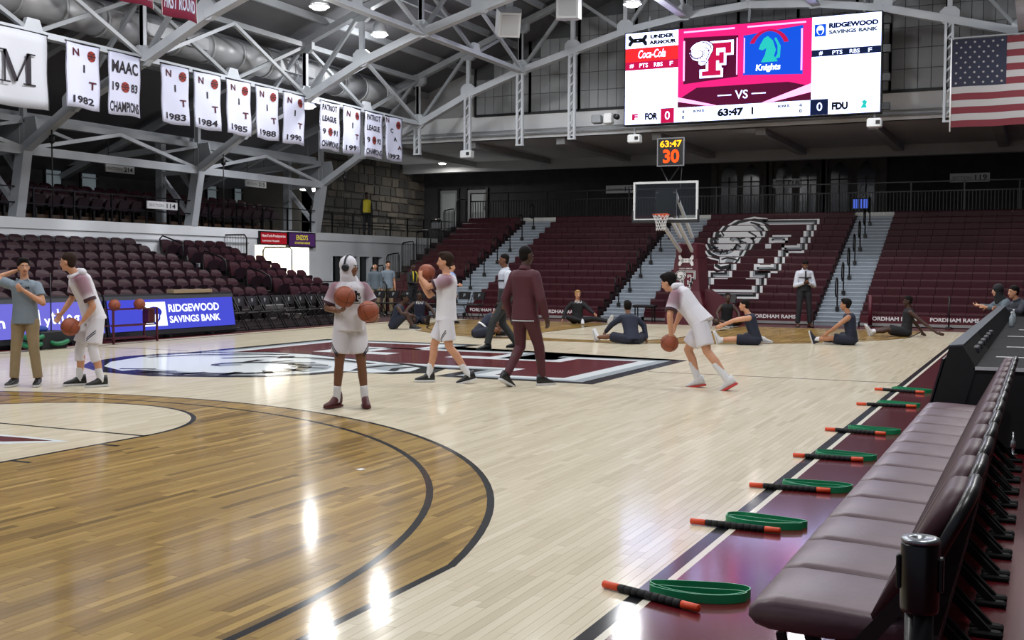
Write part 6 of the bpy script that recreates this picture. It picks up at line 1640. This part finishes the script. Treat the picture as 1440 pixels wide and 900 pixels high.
person('fair haired player in black shirt sitting under the middle grey stair', (-2.72, 27.85), 172, sit(1.0, -.05, elR=(.32, -.05, .40), wrR=(.44, .05, .12), elL=(-.30, .18, .42), wrL=(-.42, .36, .30), knL=(-.42, .38, .16), anL=(-.78, .62, .10), knR=(.34, .34, .20), anR=(-.05, .48, .10), toeL=V3(-.2, .25, 1)), 'light', 'blond', 'full', BLKC, 'long', BLKC, 'slim', (WSHOE, WSOLE), voxel=.014, extra=number)
person('player in navy top sitting with his back turned, left of the dribbling player', (1.58, 20.25), 348, sit(1.0, .45, lat=V3(1, 0, -.12), elR=(.33, .22, .38), wrR=(.36, .12, .10), elL=(-.32, .40, .40), wrL=(-.40, .62, .22), knL=(-.36, .42, .14), anL=(-.52, .80, .10), knR=(.38, .30, .16), anR=(.12, .52, .10), toeL=V3(-.1, .2, 1), head=(.14, .42, .80)), 'brown', 'black', 'full', NAVY, 'long', NAVYD, 'shorts', (WSHOE, WSOLE), voxel=.014, face=False)
person('player in black sitting cross legged beside the maroon basketball base', (1.5, 28.35), 180, sit(1.0, .2, knR=(.36, .30, .18), anR=(-.05, .46, .10), knL=(-.36, .30, .18), anL=(.08, .5, .10), elR=(.30, .2, .38), wrR=(.28, .36, .24), elL=(-.30, .2, .38), wrL=(-.28, .36, .24)), 'dark', 'black', 'crop', BLKC, bottom=BLKC, shoes=(BLACK, WSOLE), **SH)
person('player in navy sleeveless shirt stretching to touch his white shoe', (3.95, 21.3), 286, sit(1.02, .28, elR=(.20, .44, .50), wrR=(.14, .68, .40), elL=(-.22, .44, .50), wrL=(-.14, .70, .38), knL=(-.12, .44, .12), anL=(-.10, .72, .10), knR=(.36, .26, .14), anR=(.44, -.12, .10), toeL=V3(0, .3, 1), toeR=V3(.3, -1, 0)), 'light', 'black', 'short', NAVY, bottom=NAVYD, shoes=(WSHOE, WSOLE), socks=SOCK, sock_h=.12, face=False, **SH)
person('player in navy sleeveless shirt stretching one leg with a dark shoe', (5.75, 22.3), 292, sit(1.02, .12, elL=(-.26, .26, .40), wrL=(-.16, .48, .22), elR=(.26, .26, .42), wrR=(.16, .46, .26), knL=(-.12, .40, .14), anL=(-.08, .72, .10), knR=(.34, .26, .16), anR=(.05, .36, .10), toeL=V3(0, .3, 1)), 'tan', 'black', 'full', NAVY, bottom=NAVYD, shoes=(NSHOE, WSOLE), socks=SOCK, sock_h=.12, face=False, **SH)
person('player in dark vest leaning back on one arm near the scorer table', (6.45, 26.05), 278, sit(1.02, -.12, elL=(-.26, -.30, .36), wrL=(-.40, -.62, .10), elR=(.24, -.2, .38), wrR=(.3, -.42, .10), knL=(-.12, .44, .16), anL=(-.10, .80, .10), knR=(.14, .42, .18), anR=(.14, .78, .10), toeL=V3(0, .35, 1), toeR=V3(0, .35, 1), handL=V3(-.2, -.6, -.1)), 'dark', 'black', 'short', BLKC, bottom=BLKC, shoes=(WSHOE, WSOLE), socks=SOCK, sock_h=.12, face=False, **SH)
# man with tie looking down at his hands
J = stand(1.90, elR=(.26, .04, 1.14), wrR=(.06, .24, 1.22), elL=(-.26, .04, 1.14), wrL=(-.06, .24, 1.22), pitch=-.55, head=(0, .07, 1.71), nR=V3(-.3, 0, 1), nL=V3(.3, 0, 1), curl=.8, anR=(.17, 0, .09), anL=(-.17, 0, .09), knR=(.14, .03, .52), knL=(-.14, .03, .52))
def p16x(P, J, r, f, u):
    tie(P, J, r, f, u); MB().cbox((-.035, .30, 1.24), (.035, .315, 1.37), .005).build('phone', BLACK, P, (0, 0, 0))
person('man in white shirt and dark tie standing by the right grey stair', (3.45, 29.15), 180, J, 'brown', 'black', 'crop', SHW, 'long', TROU, 'trousers', (BRSH, BLACK), voxel=.014, extra=p16x, collar=SHW, tuck=True)
# two people seated past the end of the scorer table
def chairsit(**k):
    J = dict(s=1.0, pel=V3(0, 0, .52), chest=V3(0, .12, .84), neck=V3(0, .20, 1.02), head=V3(0, .28, 1.18), knR=V3(.16, .44, .50), anR=V3(.15, .40, .10), knL=V3(-.16, .44, .50), anL=V3(-.15, .40, .10))
    for a, b in k.items(): J[a] = V3(*b) if isinstance(b, tuple) else b
    return fill(J)
person('person in dark hooded jacket at the scorer table holding out a hand', (8.81, 22.3), 268, chairsit(elR=(.24, .30, .84), wrR=(.16, .56, .88), elL=(-.26, .30, .82), wrL=(-.14, .54, .86), handR=V3(0, 1, .1), nR=V3(-.5, 0, .8)), 'light', 'black', None, GREYH, 'long', TROU, 'trousers', (BLACK, BLACK), voxel=.014, hood=BLKC)
person('man in dark grey jacket at the scorer table, at the right edge', (9.12, 21.0), 262, chairsit(elR=(.24, .30, .84), wrR=(.16, .52, .86), elL=(-.26, .30, .82), wrL=(-.14, .50, .86)), 'light', 'black', 'short', DKG, 'long', TROU, 'trousers', (BLACK, BLACK), voxel=.014, collar=DKG)
folding_chair((8.84, 22.3, 0), face_rz(268) + pi / 2, 'black folding chair under the person in the hooded jacket', 'folding chairs at the scorer table'); folding_chair((9.15, 21.0, 0), face_rz(262) + pi / 2, 'black folding chair under the man in dark grey jacket', 'folding chairs at the scorer table')
# people at the far left
person('young man in grey hooded top behind the corner folding chairs', (-10.75, 29.75), 168, stand(1.76), 'light', 'black', 'short', GREYH, 'long', KHAKI, 'trousers', (BLACK, WSOLE), voxel=.015, collar=GREYH)
person('man in blue grey polo standing just behind the grey hooded top', (-10.55, 30.25), 160, stand(1.82), 'light', 'brown', 'short', POLO, 'short', KHAKI, 'trousers', (BLACK, WSOLE), voxel=.015)
J = stand(1.76, elR=(.27, .05, 1.12), wrR=(.12, .2, 1.08))
def straps(P, J, r, f, u):
    sec = torso_secs(J, .036)
    for sg in (-1, 1): MB().path([c + l * (w * .55 * sg) + ff * (d * .86) for c, l, ff, w, d in sec[1:6]], .02, 6).build('reflective_strip', YEL, P, (0, 0, 0))
person('guard in black with a yellow reflective vest behind the corner chairs', (-9.35, 29.8), 120, J, 'dark', 'black', 'crop', BLKC, 'long', BLKC, 'trousers', (BLACK, BLACK), voxel=.015, vest=mat('black_vest', '#17171b', .7), extra=straps)
person('guard in black and yellow top standing up on the balcony', (-14.75, 35.5, 2.83), 150, stand(1.72), 'dark', 'black', 'short', BLKC, 'long', BLKC, 'trousers', (BLACK, BLACK), voxel=.015, vest=YEL)

o = MB().prism([(4.54, 5.16), (4.60, 5.14), (4.61, 5.20), (4.56, 5.22)], lambda a, b, d: (a, b, d), .001, .003).build('paper_scrap', INK_W); tag(o, 'tiny white paper scrap on the brown stained floor', 'paper')
bpy.data.scenes.remove(TMP)
